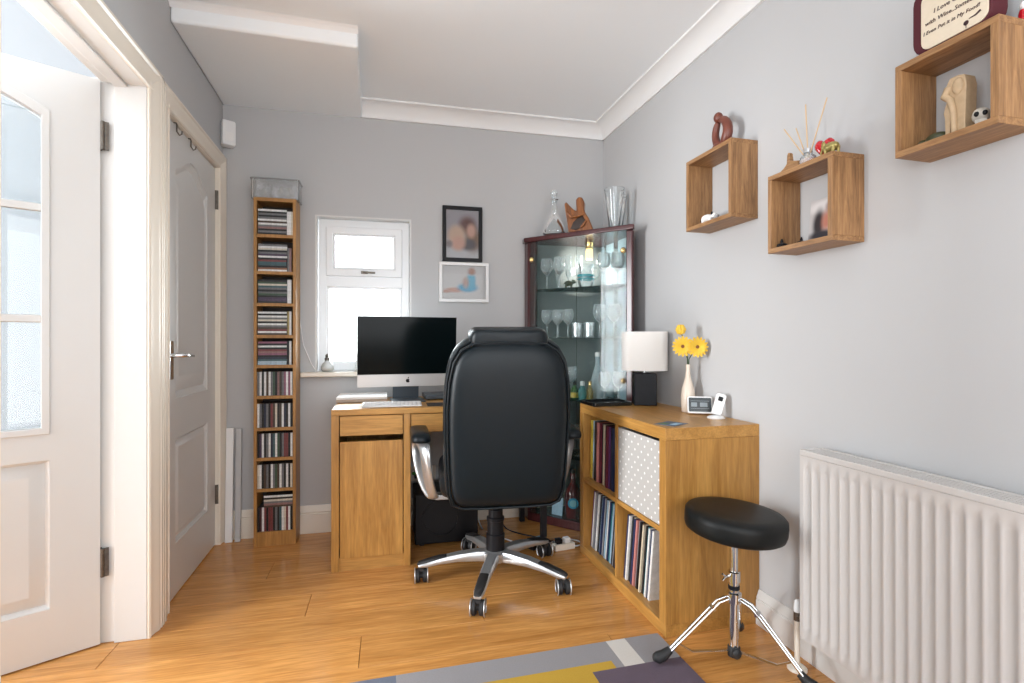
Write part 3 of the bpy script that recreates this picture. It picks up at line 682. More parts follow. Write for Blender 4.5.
MB().box(0.0005, -(RY1 - RY0), RZ0, 0.088, -(RY1 - RY0) + 0.004, RZ1).build('side_panel', 'rad', t)
MB().box(0.075, -(RY1 - RY0), RZ0, 0.084, -0.004, RZ1 - 0.02).build('rear_panel', 'rad', t)
MB().box(0.080, -(RY1 - RY0), RZ1 - 0.010, 0.088, -0.004, RZ1).build('rear_rim', 'rad', t)
for k in range(5): MB().box(0.014 + k * 0.0135, -(RY1 - RY0) + 0.004, RZ1 - 0.012, 0.021 + k * 0.0135, -0.004, RZ1 - 0.003).build('grille_slat', 'rad', t)
for k in range(3): MB().box(0.083, -0.25 - k * 0.4, 0.25, 0.109, -0.22 - k * 0.4, 0.60).build('bracket', 'rad', t)
pp = thing('radiator_pipe', 'white radiator tail pipe with valve rising from the floor', 'pipe', (1.338, 1.400, 0))
MB().lathe([(0.030, 0), (0.030, 0.006), (0.022, 0.013), (0.012, 0.016)], n=20).build('floor_collar', 'cream', pp, smooth=50)
MB().cyl((0, 0, 0.012), (0, 0, 0.165), 0.0085, n=12).build('pipe', 'cream', pp, smooth=60)
m = MB().cyl((0, 0, 0.160), (0, 0, 0.188), 0.011, n=8); m.cyl((0, 0, 0.175), (0, -0.04, 0.175), 0.009, n=10); m.build('valve', 'steel', pp, smooth=40)
MB().lathe([(0.010, 0.188), (0.011, 0.20), (0.009, 0.222), (0.005, 0.228)], n=14).build('valve_cap', 'white', pp, smooth=50)

# ---- rug
t = None
RP = {'g': plain('rug_grey', (0.27, 0.26, 0.27), 0.95, noise=0.12, nscale=220, bump=0.6, bscale=500), 'c': plain('rug_cream', (0.60, 0.57, 0.53), 0.95, noise=0.1, nscale=220, bump=0.6, bscale=500),
      'y': plain('rug_mustard', (0.50, 0.31, 0.035), 0.95, noise=0.12, nscale=220, bump=0.6, bscale=500), 'p': plain('rug_plum_grey', (0.115, 0.085, 0.115), 0.95, noise=0.12, nscale=220, bump=0.6, bscale=500),
      'b': plain('rug_slate', (0.13, 0.15, 0.20), 0.95, noise=0.12, nscale=220, bump=0.6, bscale=500)}
xs = [-0.95, -0.35, 0.07, 0.20, 0.68, 0.765, 0.795, 0.868, 1.0]; ysr = [0.30, 0.85, 1.20, 1.415, 1.545, 1.585, 1.692]
def rugcol(x, y):
    if x > 0.68 and y < 1.545: return 'p'
    if 0.20 < x < 0.765 and 1.2 < y < 1.585: return 'y'
    if 0.795 < x < 0.868: return 'c'
    if x < 0.07 and y > 1.415: return 'b'
    if x < -0.35 and y < 0.85: return 'y'
    if -0.35 < x < 0.2 and y < 1.2: return 'c' if y > 0.85 else 'p'
    return 'g'
kl = list(RP); m = MB()
m.cur = 0; m.box(xs[0], ysr[0], 0.0004, xs[-1], ysr[-1], 0.006)
for i in range(len(xs) - 1):
    for j in range(len(ysr) - 1):
        m.cur = kl.index(rugcol((xs[i] + xs[i + 1]) / 2, (ysr[j] + ysr[j + 1]) / 2))
        m.box(xs[i], ysr[j], 0.006, xs[i + 1], ysr[j + 1], 0.009)
tag(m.build('rug', [RP[k] for k in kl]), 'grey rug with mustard, plum and cream blocks on the floor in front', 'rug')

# ================================================================== OFFICE CHAIR
CHX, CHY, HEAD = 0.537, 2.30, R(-6)
t = thing('office_chair', 'black leather executive office chair with silver arms on a five-star base', 'office chair', (CHX, CHY, 0), HEAD)
half = [(x_ * 1.02, z_) for x_, z_ in [(0.10, 0.0), (0.185, 0.003), (0.222, 0.020), (0.238, 0.07), (0.244, 0.16), (0.249, 0.30), (0.250, 0.43), (0.243, 0.54), (0.227, 0.62), (0.197, 0.672), (0.150, 0.700), (0.09, 0.708)]]
outl_b = half + [(-x, z) for x, z in reversed(half)]
BL = (0.014, -0.225, 0.390); BR = (R(7), 0, 0)
br_ = MB().pillow(outl_b, 'y', [(0.45, -0.078), (0.72, -0.075), (0.86, -0.068), (0.925, -0.054), (0.945, -0.034), (0.94, -0.01)], ctr=(0, 0.35)).build('backrest_shell', 'leather', t, smooth=80, loc=BL, rot=BR, subsurf=1)
MB().pillow(outl_b, 'y', [(0.93, -0.022), (0.985, -0.018), (1.012, 0.004), (1.015, 0.030), (0.985, 0.058), (0.90, 0.076), (0.6, 0.088), (0.3, 0.09)], ctr=(0, 0.35)).build('backrest_cushion', 'leather', t, smooth=80, loc=BL, rot=BR, subsurf=1)
pip = [((x) * 0.945, -0.050, 0.35 + (z - 0.35) * 0.945) for x, z in outl_b]
MB().tube(pip, 0.0048, 8, True).build('piping', 'leather', br_, smooth=80)
pip = [((x) * 0.975, -0.022, 0.35 + (z - 0.35) * 0.975) for x, z in outl_b]
MB().tube(pip, 0.0055, 8, True).build('piping', 'leather', br_, smooth=80)
MB().pillow(rrect(-0.157, 0.655, 0.157, 0.738, 0.035, 5), 'y', [(0.80, -0.052), (0.93, -0.045), (1.0, -0.022), (1.03, 0.03), (1.0, 0.075), (0.9, 0.098), (0.6, 0.106)], ctr=(0, 0.69)).build('headrest', 'leather', t, smooth=80, loc=BL, rot=BR, subsurf=1)
# soft seat
MB().pillow(rrect(-0.255, -0.20, 0.255, 0.30, 0.09, 6), 'z', [(0.85, 0.405), (0.97, 0.415), (1.0, 0.445), (1.0, 0.485), (0.96, 0.515), (0.80, 0.530), (0.4, 0.535)], ctr=(0, 0.05)).build('seat', 'leather', t, smooth=80, subsurf=1)
MB().box(-0.11, -0.13, 0.365, 0.11, 0.16, 0.410).build('tilt_mechanism', 'black', t, bevel=0.006)
m = MB().tube([(0.09, 0.0, 0.385), (0.20, 0.0, 0.385), (0.265, 0.0, 0.375)], [0.007, 0.007, 0.010], 10); m.build('tilt_lever', 'black', t, smooth=60)
# silver loop arms with black pads
for s in (-1, 1):
    ym = [(x_ + 0.016, y_, z_) for x_, y_, z_ in [(0.255, -0.02, 0.375), (0.292, 0.03, 0.405), (0.318, 0.085, 0.470), (0.334, 0.125, 0.545), (0.338, 0.128, 0.605), (0.330, 0.09, 0.634),
          (0.318, 0.0, 0.640), (0.306, -0.09, 0.634), (0.296, -0.115, 0.600), (0.290, -0.10, 0.53), (0.280, -0.072, 0.45), (0.264, -0.045, 0.395)]]
    a = MB().tube([(x * s, y, z) for x, y, z in ym], [0.024] * 12, 10, True, flat=(0.62, 1.30)).build('armrest', 'silver', t, smooth=70, subsurf=1)
    pad = MB().pillow(rrect(-0.040, -0.140, 0.040, 0.155, 0.036, 5), 'z', [(0.85, 0.640), (0.98, 0.643), (1.02, 0.654), (0.99, 0.668), (0.85, 0.678), (0.45, 0.681)], ctr=(0, 0)).build('arm_pad', 'leather', a, smooth=80)
    pad.location = (0.338 * s, 0, 0); pad.rotation_euler = (0, 0, -0.07 * s)
    MB().box(min(0.16 * s, 0.27 * s), -0.045, 0.375, max(0.16 * s, 0.27 * s), 0.01, 0.397).build('arm_bracket', 'silver', a, bevel=0.004)
# gas lift and star base
MB().lathe([(0.042, 0.105), (0.042, 0.20), (0.037, 0.205), (0.037, 0.26), (0.040, 0.262), (0.040, 0.275), (0.033, 0.28), (0.033, 0.31), (0.026, 0.315), (0.026, 0.372)], n=24).build('gas_lift', 'black', t, smooth=40)
base = MB().lathe([(0.038, 0.080), (0.055, 0.084), (0.062, 0.10), (0.060, 0.122), (0.048, 0.130)], n=24).build('star_base', 'silver', t, smooth=50)
ANG = [173, 245, 317, 29, 101]; RB = 0.312
wheel_src = None
for a in ANG:
    q = R(a) - HEAD; d = Vector((math.cos(q), math.sin(q), 0)); n_ = Vector((-d.y, d.x, 0))
    def pt(r, z): return (d.x * r, d.y * r, z)
    # leg: box-section spoke, deep at the hub, tapering and dropping to the castor
    rr = [0.035, 0.08, 0.17, 0.255, 0.31, 0.345]; zt_ = [0.128, 0.130, 0.122, 0.106, 0.092, 0.082]; zb_ = [0.082, 0.086, 0.088, 0.080, 0.070, 0.066]; hw = [0.030, 0.030, 0.027, 0.025, 0.024, 0.016]
    vs = []; fs = []
    for r, z1, z0, w_ in zip(rr, zt_, zb_, hw):
        for sx, z in ((-0.85, z0), (0.85, z0), (1, (z0 + z1) / 2), (0.72, z1), (-0.72, z1), (-1, (z0 + z1) / 2)):
            v = d * r + n_ * (w_ * sx); vs.append((v.x, v.y, z))
    for i in range(len(rr) - 1):
        for j in range(6): fs.append((i * 6 + j, i * 6 + (j + 1) % 6, (i + 1) * 6 + (j + 1) % 6, (i + 1) * 6 + j))
    fs += [tuple(range(6)), tuple(len(rr) * 6 - 6 + j for j in range(6))]
    leg = MB().add(vs, fs).build('leg', 'silver', t, smooth=50, bevel=0.003)
    vs = []; fs = []; rr = [0.220, 0.255, 0.31, 0.342, 0.350]; zt_ = [0.1150, 0.1115, 0.099, 0.090, 0.084]; zb_ = [0.113, 0.104, 0.090, 0.081, 0.080]; hw = [0.019, 0.021, 0.020, 0.015, 0.010]
    for r, z1, z0, w_ in zip(rr, zt_, zb_, hw):
        for sx, z in ((-1, z0), (1, z0), (0.7, z1), (-0.7, z1)):
            v = d * r + n_ * (w_ * sx); vs.append((v.x, v.y, z))
    for i in range(len(rr) - 1):
        for j in range(4): fs.append((i * 4 + j, i * 4 + (j + 1) % 4, (i + 1) * 4 + (j + 1) % 4, (i + 1) * 4 + j))
    fs += [tuple(range(4)), tuple(len(rr) * 4 - 4 + j for j in range(4))]
    MB().add(vs, fs).build('foot_cap', 'rubber', leg, smooth=50)
    # castor: twin wheels on a short stem, silver hood rims
    ca_ = bpy.data.objects.new('castor', None)
    m = MB(); w0 = -0.024
    for y0_, y1_ in ((-0.026, -0.006), (0.006, 0.026)): m.tube([(0, y0_, 0.030), (0, y0_ + 0.004, 0.030), (0, y1_ - 0.004, 0.030), (0, y1_, 0.030)], [0.024, 0.030, 0.030, 0.024], 20)
    m.cyl((0, -0.006, 0.030), (0, 0.006, 0.030), 0.012); m.cyl((0, 0, 0.030), (0, 0, 0.072), 0.008); m.box(-0.012, -0.012, 0.050, 0.012, 0.012, 0.064)
    cst = m.build('castor', 'rubber', t, smooth=40)
    bpy.data.objects.remove(ca_)
    cst.location = (d.x * 0.332, d.y * 0.332, 0); cst.rotation_euler = (0, 0, R({173: -88, 245: -104, 317: -92, 29: -70, 101: -120}[a]))
    for y_ in (-0.0275, 0.0275):
        arc = [(0.0315 * math.cos(R(b)), y_, 0.030 + 0.0315 * math.sin(R(b))) for b in range(-60, 241, 20)]
        MB().tube(arc, 0.0026, 6).build('wheel_rim', 'silver', cst, smooth=60)

# ================================================================== DRUM STOOL
SX, SY = 1.165, 1.487
t = thing('drum_stool', 'round black drum stool on a chrome tripod beside the shelf unit', 'stool', (SX, SY, 0))
tl = Matrix.Rotation(R(3.5), 4, 'Y') @ Matrix.Rotation(R(2), 4, 'X')
MB().lathe([(0.0, 0.0), (0.12, 0.0), (0.146, 0.003), (0.156, 0.010), (0.160, 0.024), (0.161, 0.050), (0.159, 0.066), (0.151, 0.074), (0.12, 0.078), (0.06, 0.079), (0, 0.079)], (0, 0, 0.430), 48, tl).build('seat', 'vinyl', t, smooth=50)
m = MB().lathe([(0.045, 0.0), (0.045, 0.008)], (0, 0, 0.421), 20, tl); m.lathe([(0.018, 0.392), (0.022, 0.396), (0.022, 0.422)], n=16); m.cyl((0.02, -0.01, 0.408), (0.055, -0.035, 0.408), 0.012, n=10); m.build('seat_clamp', 'black', t, smooth=40)
MB().cyl((0, 0, 0.20), (0, 0, 0.395), 0.0125, n=20).build('inner_post', 'chrome', t, smooth=60)
MB().cyl((0, 0, 0.035), (0, 0, 0.285), 0.0165, n=20).build('outer_post', 'chrome', t, smooth=60)
m = MB().lathe([(0.0165, 0.268), (0.020, 0.270), (0.020, 0.302), (0.016, 0.304)], n=20); m.build('height_collar', 'chrome', t, smooth=40)
m = MB().cyl((-0.018, 0, 0.290), (-0.036, -0.004, 0.290), 0.005, n=10); m.tube([(-0.036, -0.004, 0.290), (-0.044, -0.006, 0.297), (-0.050, -0.007, 0.302)], 0.0035, 6); m.tube([(-0.036, -0.004, 0.290), (-0.044, -0.006, 0.284), (-0.050, -0.007, 0.280)], 0.0035, 6); m.build('wing_bolt', 'chrome', t, smooth=50)
m = MB().lathe([(0.0167, 0.243), (0.0185, 0.245), (0.0185, 0.256), (0.0167, 0.258)], n=20); m.build('memory_ring', 'black', t, smooth=40)
MB().lathe([(0.017, 0.198), (0.024, 0.202), (0.024, 0.232), (0.017, 0.236)], n=20).build('tripod_hub', 'chrome', t, smooth=40)
m = MB().lathe([(0.012, 0.018), (0.020, 0.022), (0.020, 0.052), (0.017, 0.056)], n=18); m.ell((-0.006, -0.022, 0.040), (0.017, 0.012, 0.018), 14, 8); m.build('lower_collar', 'rubber', t, smooth=50)
for (fx, fy, fz) in ((-0.262, 0.042, 0.0085), (0.130, -0.205, 0), (0.140, 0.150, 0)):
    d = Vector((fx, fy, 0)); ln = d.length; d.normalize(); n_ = Vector((-d.y, d.x, 0))
    f0 = 0.012
    def P(r, z, o=0): v = d * r + n_ * o; return (v.x, v.y, z)
    lg = MB()
    for o_ in (-0.009, 0.009): lg.tube([P(0.024, 0.215, o_), P(0.055, 0.205, o_), P(0.085, 0.178, o_), P(ln - 0.02, 0.030, o_ * 0.7)], [0.0045, 0.0050, 0.0052, 0.0048], 8)
    lg.box(-0.001, -0.001, 0.214, 0.001, 0.001, 0.216)
    lg = lg.build('leg', 'chrome', t, smooth=60)
    m = MB(); m.tube([P(0.075, 0.186, -0.013), P(0.075, 0.186, 0.013)], 0.007, 10); m.build('leg_pivot', 'chrome', lg, smooth=50)
    m = MB(); m.tube([P(0.018, 0.040), P(ln * 0.55, 0.044), P(ln * 0.74, 0.075)], 0.0055, 8, flat=(0.5, 1.5)); m.build('brace', 'chrome', lg, smooth=50)
    m = MB(); m.tube([P(ln - 0.045, 0.046 + fz), P(ln - 0.022, 0.029 + fz), P(ln - 0.002, 0.022 + fz), P(ln + 0.012, 0.0235 + fz)], [0.012, 0.017, 0.0185, 0.011], 12); m.build('rubber_foot', 'rubber', lg, smooth=60)

# ================================================================== THINGS ON AND AROUND THE DESK
def dl(x, y, z=0): v = dtr @ Vector((x, y, z)); return (v.x, v.y, v.z)
ZD = DH + 0.0004
# ---- all-in-one computer
t = thing('desktop_computer', 'all-in-one desktop computer with a dark screen and silver chin on the desk', 'computer', (0.176, 2.850, ZD), R(3))
PB = (0, -0.055, 0.262); PR = (R(5), 0, 0)
W2, Hh = 0.258, 0.185
sc = MB().pillow(rrect(-W2, -Hh, W2, Hh, 0.012, 4), 'y', [(0.30, 0.045), (0.75, 0.030), (0.97, 0.010), (1.0, 0.006), (1.0, 0.0)], ctr=(0, 0)).build('housing', 'alu', t, smooth=40, loc=PB, rot=PR)
MB().box(-W2 + 0.001, -0.003, -Hh + 0.066, W2 - 0.001, 0.0, Hh - 0.001).build('screen', 'screen', t, loc=PB, rot=PR, bevel=0.001)
MB().box(-W2 + 0.001, -0.002, -Hh + 0.001, W2 - 0.001, 0.0, -Hh + 0.065).build('chin', 'alu', t, loc=PB, rot=PR, bevel=0.001)
ap = []
for i in range(40):                                        # bitten fruit mark
    a = 2 * PI * i / 40 + PI / 2; r = 0.0105 * (1 - 0.16 * math.exp(-((((a - PI / 2 + PI) % (2 * PI)) - PI) / 0.35) ** 2) - 0.08 * math.exp(-((((a + PI / 2 + PI) % (2 * PI)) - PI) / 0.4) ** 2))
    x, z = r * math.cos(a) * 0.98, r * math.sin(a) * 1.02
    dd = math.hypot(x - 0.0128, z - 0.0012)
    if dd < 0.0062:
        k = 0.0062 / max(dd, 1e-6); x, z = 0.0128 + (x - 0.0128) * k, 0.0012 + (z - 0.0012) * k
    ap.append((x, z - Hh + 0.031))
m = MB().prism(ap, 'y', -0.0032, -0.002)
m.prism([(0.001 + 0.0052 * p[0], -Hh + 0.0465 + 0.0052 * p[1]) for p in ((-0.2, -0.9), (0.5, -0.6), (0.9, 0.2), (0.8, 0.9), (0.1, 0.6), (-0.25, -0.1))], 'y', -0.0032, -0.002)
m.build('emblem', 'black', t, loc=PB, rot=PR)
M['darkalu'] = plain('shaded_grey_metal', (0.10, 0.12, 0.14), 0.35, 0.4)  # stand's shade put into the aluminium colour; drive box shares it
m = MB(); m.prism([(0.055, 0.004), (0.061, 0.004), (0.045, 0.14), (0.03, 0.24), (0.022, 0.24), (0.037, 0.14)], 'x', -0.07, 0.07); m.build('stand_neck', 'darkalu', t, bevel=0.002)
MB().box(-0.085, -0.11, 0, 0.085, 0.075, 0.007).build('stand_foot', 'darkalu', t, bevel=0.002)
# ---- black riser / drive beside the stand
t = thing('external_drive', 'flat dark blue-black drive box on the desk beside the computer stand', 'drive', (0.352, 2.90, ZD), R(1))
MB().box(-0.082, -0.085, 0.004, 0.082, 0.085, 0.030).build('case', 'darkalu', t, bevel=0.005)
for sx in (-0.06, 0.06): MB().cyl((sx, -0.05, 0), (sx, -0.05, 0.005), 0.008, n=10).build('foot', 'rubber', t)
t = thing('webcam', 'small round black webcam standing on the dark drive box', 'webcam', (0.402, 2.87, ZD + 0.0305))
MB().ell((0, 0, 0.022), 0.014, 14, 10).build('camera_ball', 'blackgloss', t, smooth=80)
MB().lathe([(0.016, 0), (0.016, 0.004), (0.006, 0.009), (0.006, 0.012)], n=14).build('base', 'black', t, smooth=40)
# ---- keyboard
t = thing('keyboard', 'slim white keyboard near the front edge of the desk', 'keyboard', (0.092, 2.628, ZD), AB)
MB().prism([(-0.058, 0.0), (0.058, 0.0), (0.058, 0.014), (-0.058, 0.006)], 'x', -0.142, 0.142).build('body', 'alu', t, bevel=0.002)
m = MB()
for r in range(5):
    for k in range(14):
        if r == 0 and 3 <= k <= 8: continue
        x0 = -0.136 + k * 0.0195; y0 = -0.052 + r * 0.0215; z = 0.0066 + (y0 + 0.058) * 0.069
        m.box(x0, y0, z, x0 + 0.0165, y0 + 0.0175, z + 0.0022)
m.box(-0.0775, -0.052, 0.0066, 0.0365, -0.0345, 0.0090)
m.build('keys', 'paper', t)['kind'] = 'stuff'
# ---- white closed laptop by the wall
t = thing('white_laptop', 'closed white laptop lying flat on the left end of the desk', 'laptop', (-0.052, 2.905, ZD), AB)
MB().box(-0.127, -0.112, 0.001, 0.127, 0.122, 0.016).build('base', plain('pale_brown_edge', (0.45, 0.36, 0.28), 0.5), t, bevel=0.003)
MB().box(-0.127, -0.112, 0.0163, 0.127, 0.122, 0.030).build('lid', 'paper', t, bevel=0.003)
tag(MB().prism(rrect(-0.085, -0.06, 0.085, 0.06, 0.012), 'z', 0, 0.003).build('mouse_pad', 'rubber', loc=(0.345, 2.610, ZD), rot=(0, 0, AB)), 'dark mouse pad at the front of the desk beside the keyboard', 'mouse pad')

# ---- window-sill bottles
M['frost'] = glassy('pale_bottle_glass', (0.98, 0.99, 0.99), body=0.35, bodycol=(0.9, 0.92, 0.92))
ZSI = 0.8995
t = thing('perfume_bottle', 'small round glass perfume bottle at the left end of the window sill', 'bottle', (-0.248, yb(-0.248) - 0.012, ZSI))
MB().shell([(0.0, 0.001), (0.026, 0.002), (0.034, 0.012), (0.035, 0.028), (0.028, 0.046), (0.014, 0.056), (0.012, 0.066)], n=20).build('glass', M['frost'], t, smooth=60)
MB().lathe([(0.0, 0.004), (0.024, 0.005), (0.031, 0.014), (0.031, 0.022), (0.0, 0.0225)], n=16).build('liquid', plain('pale_amber_liquid', (0.55, 0.50, 0.38), 0.1), t, smooth=50)
m = MB().lathe([(0.014, 0.064), (0.015, 0.078), (0.010, 0.082)], n=16); m.ell((0, 0, 0.090), 0.011, 12, 8); m.build('stopper', 'steel', t, smooth=50)
t = thing('clear_bottle', 'slim clear glass bottle on the sill half hidden by the computer', 'bottle', (-0.075, yb(-0.075) - 0.012, ZSI))
MB().shell([(0.0, 0.001), (0.024, 0.002), (0.026, 0.01), (0.026, 0.075), (0.018, 0.095), (0.009, 0.105), (0.009, 0.13), (0.012, 0.132)], n=20).build('glass', 'crystal', t, smooth=50)
MB().lathe([(0.0, 0.122), (0.008, 0.122), (0.009, 0.142), (0.006, 0.148)], n=12).build('stopper', 'paper', t, smooth=40)
cw = [(-0.405, yb(-0.405) - 0.006, 1.55), (-0.402, yb(-0.4) - 0.006, 1.25), (-0.375, yb(-0.37) - 0.006, 1.05), (-0.335, yb(-0.33) - 0.006, 0.95), (-0.312, yb(-0.31) - 0.008, 0.912)]
tag(MB().tube(cw, 0.0022, 6).build('white_wall_cable', 'paper', smooth=60), 'thin white cord hanging on the wall between tower and window', 'cord')

# ---- clear plastic box on the tower
t = thing('clear_plastic_box', 'clear plastic storage box standing on top of the disc tower', 'box', (TX0 + 0.103, TY0 + 0.066, THH + 0.0004), AB)
MB().frame(rrect(-0.118, -0.060, 0.118, 0.060, 0.012), rrect(-0.114, -0.056, 0.114, 0.056, 0.010), 'z', 0.0, 0.098).build('wall', 'acrylic', t, smooth=40)
MB().prism(rrect(-0.113, -0.055, 0.113, 0.055, 0.010), 'z', 0.0, 0.003).build('base', 'acrylic', t)
MB().prism(rrect(-0.122, -0.064, 0.122, 0.064, 0.014), 'z', 0.0985, 0.106).build('lid', 'acrylic', t, bevel=0.002)
m = MB()
for k in range(9): m.obox((-0.09 + k * 0.022, random.uniform(-0.02, 0.02), 0.038 + random.uniform(-0.008, 0.014)), (0.018, 0.05, 0.045), (random.uniform(-0.3, 0.3), random.uniform(-0.3, 0.3), random.uniform(-0.4, 0.4)))
m.build('packed_contents', 'acrylic', t)['kind'] = 'stuff'
# ---- alarm sensor in the corner
t = thing('motion_sensor', 'white motion sensor box mounted high in the left back corner', 'sensor', (XL + 0.034, yb(XL) - 0.036, 2.115), R(30))
MB().pillow(rrect(-0.033, 0.0, 0.033, 0.135, 0.010), 'y', [(0.95, 0.026), (1.0, 0.022), (1.0, -0.016), (0.95, -0.024)], ctr=(0, 0.067)).build('housing', 'white', t, smooth=40)
MB().prism(rrect(-0.02, 0.025, 0.02, 0.07, 0.006), 'y', -0.026, -0.0245).build('lens', 'paper', t)
# ---- boards leaning in the corner
for (x, w_, h_, mat, lb, rx) in ((-0.742, 0.036, 0.605, 'white', 'long white board leaning in the corner beside the closed door', -3.0), (-0.698, 0.028, 0.600, 'wall', 'narrow grey-edged board leaning beside the white one by the disc tower', -3.0)):
    tag(MB().box(-w_ / 2, 0, 0, w_ / 2, 0.014, h_).build('board', mat, loc=(x, 3.055, 0.0012), rot=(R(rx), 0, 0), bevel=0.002), lb, 'board', 'boards in the corner')
# ---- under the desk
t = thing('subwoofer', 'black subwoofer box on the floor under the desk', 'speaker', (0.38, 2.86, 0), AB)
MB().box(-0.165, -0.13, 0.012, 0.165, 0.13, 0.27).build('cabinet', 'black', t, bevel=0.006)
MB().frame(circ(-0.03, 0.14, 0.10, 32), circ(-0.03, 0.14, 0.085, 32), 'y', -0.136, -0.130).build('cone_ring', 'black', t)
for sx in (-0.13, 0.13):
    for sy in (-0.1, 0.1): MB().cyl((sx, sy, 0), (sx, sy, 0.013), 0.014, n=10).build('foot', 'rubber', t)
t = thing('wall_socket', 'cream power socket with a black plug on the wall under the desk', 'socket', (0.285, yb(0.285), 0.255), AB)
MB().box(-0.073, -0.012, 0, 0.073, -0.001, 0.086).build('face_plate', 'cream', t, bevel=0.003)
m = MB().obox((-0.03, -0.028, 0.042), (0.045, 0.032, 0.045), (0, 0, 0)); m.build('plug', 'black', t, bevel=0.006)
def cable(name, pts, r, mat, lb, n=6):
    # smooth Catmull-Rom path
    P = [Vector(p) for p in pts]; out = []
    for i in range(len(P) - 1):
        p0, p1, p2, p3 = P[max(i - 1, 0)], P[i], P[i + 1], P[min(i + 2, len(P) - 1)]
        for k in range(n):
            u = k / n; out.append(0.5 * ((2 * p1) + (p2 - p0) * u + (2 * p0 - 5 * p1 + 4 * p2 - p3) * u * u + (3 * p1 - p0 - 3 * p2 + p3) * u ** 3))
    out.append(P[-1])
    return tag(MB().tube(out, r, 7).build(name, mat, smooth=70), lb, 'cable')
cable('green_cable', [(0.20, 2.74, 0.385), (0.235, 2.70, 0.395), (0.27, 2.72, 0.388), (0.30, 2.80, 0.33), (0.30, 2.99, 0.275)], 0.008, plain('green_cable', (0.05, 0.28, 0.03), 0.5), 'green cable hanging in the knee space under the desk')
cable('black_cable', [(0.70, 3.03, 0.35), (0.71, 2.97, 0.10), (0.73, 2.90, 0.006), (0.78, 2.78, 0.006), (0.88, 2.68, 0.006), (0.93, 2.60, 0.006), (0.935, 2.532, 0.022)], 0.004, 'black', 'black cable running over the floor from the desk to the power strip')
cable('pale_cable', [(0.59, 3.03, 0.40), (0.58, 2.99, 0.14), (0.60, 2.93, 0.006), (0.64, 2.80, 0.006), (0.70, 2.70, 0.006), (0.76, 2.62, 0.006)], 0.003, 'paper', 'thin pale cable hanging down behind the chair and along the floor')
cable('white_cable', [(0.985, 2.515, 0.020), (1.02, 2.515, 0.012), (1.06, 2.55, 0.006), (1.05, 2.60, 0.006), (0.98, 2.635, 0.006), (0.90, 2.60, 0.006)], 0.004, 'paper', 'white cable looping on the floor beside the shelf unit')
t = thing('power_strip', 'white power strip with plugs on the floor beside the shelf unit', 'power strip', (0.955, 2.525, 0), R(8))
MB().box(-0.062, -0.022, 0, 0.052, 0.022, 0.032).build('body', 'cream', t, bevel=0.004)
for k, mt in ((-0.035, 'black'), (0.012, 'paper')): MB().box(k - 0.016, -0.016, 0.0325, k + 0.016, 0.016, 0.058).build('plug', mt, t, bevel=0.004)
t = thing('black_adapter', 'black power adapter with a blue cloth on the floor behind the chair', 'adapter', (0.83, 2.585, 0), R(25))
MB().box(-0.06, -0.03, 0, 0.06, 0.03, 0.036).build('body', 'black', t, bevel=0.006)
MB().pillow(rrect(-0.05, -0.025, 0.05, 0.025, 0.01), 'z', [(0.95, 0.0365), (1.0, 0.040), (0.8, 0.046)], ctr=(0, 0)).build('cloth', plain('blue_cloth', (0.12, 0.35, 0.46), 0.8), t, smooth=70)

# ================================================================== PICTURES ON THE BACK WALL
def picture(name, label, x0, x1, z0, z1, fw, fmat, mount, pm):
    cx, cz = (x0 + x1) / 2, (z0 + z1) / 2; a, b = (x1 - x0) / 2, (z1 - z0) / 2
    t = thing(name, label, 'picture', (cx, yb(cx) - 0.001, cz), AB, 'framed pictures beside the window')
    MB().frame([(-a, -b), (a, -b), (a, b), (-a, b)], [(-a + fw, -b + fw), (a - fw, -b + fw), (a - fw, b - fw), (-a + fw, b - fw)], 'y', -0.022, 0.0).build('frame', fmat, t, bevel=0.002)
    MB().box(-a + fw, -0.009, -b + fw, a - fw, -0.002, b - fw).build('print', pm, t)
    MB().box(-a + fw, -0.0125, -b + fw, a - fw, -0.0105, b - fw).build('glass', 'picglass', t)
ph = print_mat('photo_two_people_close', (0.40, 0.37, 0.40), [(0.0, -0.125, 0.12, 0.05, (0.68, 0.68, 0.70), 0.4), (0.030, 0.050, 0.050, 0.055, (0.16, 0.06, 0.05), 0.5), (0.065, -0.03, 0.045, 0.07, (0.25, 0.14, 0.08), 0.6), (0.030, -0.06, 0.05, 0.035, (0.10, 0.08, 0.09), 0.5),
     (0.052, 0.020, 0.026, 0.040, (0.68, 0.38, 0.28), 0.5), (-0.035, -0.015, 0.052, 0.065, (0.70, 0.48, 0.34), 0.4), (-0.025, -0.055, 0.040, 0.042, (0.72, 0.40, 0.30), 0.5), (-0.08, -0.06, 0.02, 0.02, (0.25, 0.20, 0.2), 0.6)], 0.5)
picture('framed_photo', 'black-framed portrait photograph of two people on the wall beside the window', 0.397, 0.634, 1.546, 1.874, 0.021, 'black', 0, ph)
ph = print_mat('photo_figure_in_turquoise', (0.66, 0.64, 0.63), [(-0.055, -0.045, 0.055, 0.014, (0.60, 0.30, 0.22), 0.5), (-0.105, -0.055, 0.02, 0.008, (0.55, 0.28, 0.2), 0.5), (0.022, -0.030, 0.058, 0.026, (0.02, 0.34, 0.58), 0.35), (0.044, 0.008, 0.026, 0.050, (0.05, 0.40, 0.60), 0.4), (0.010, 0.0, 0.018, 0.03, (0.50, 0.32, 0.26), 0.7), (0.046, 0.066, 0.022, 0.022, (0.45, 0.24, 0.17), 0.5)], 0.5)
picture('framed_photo', 'white-framed photograph of a seated figure in turquoise below the black frame', 0.376, 0.673, 1.304, 1.540, 0.019, 'white', 0, ph)

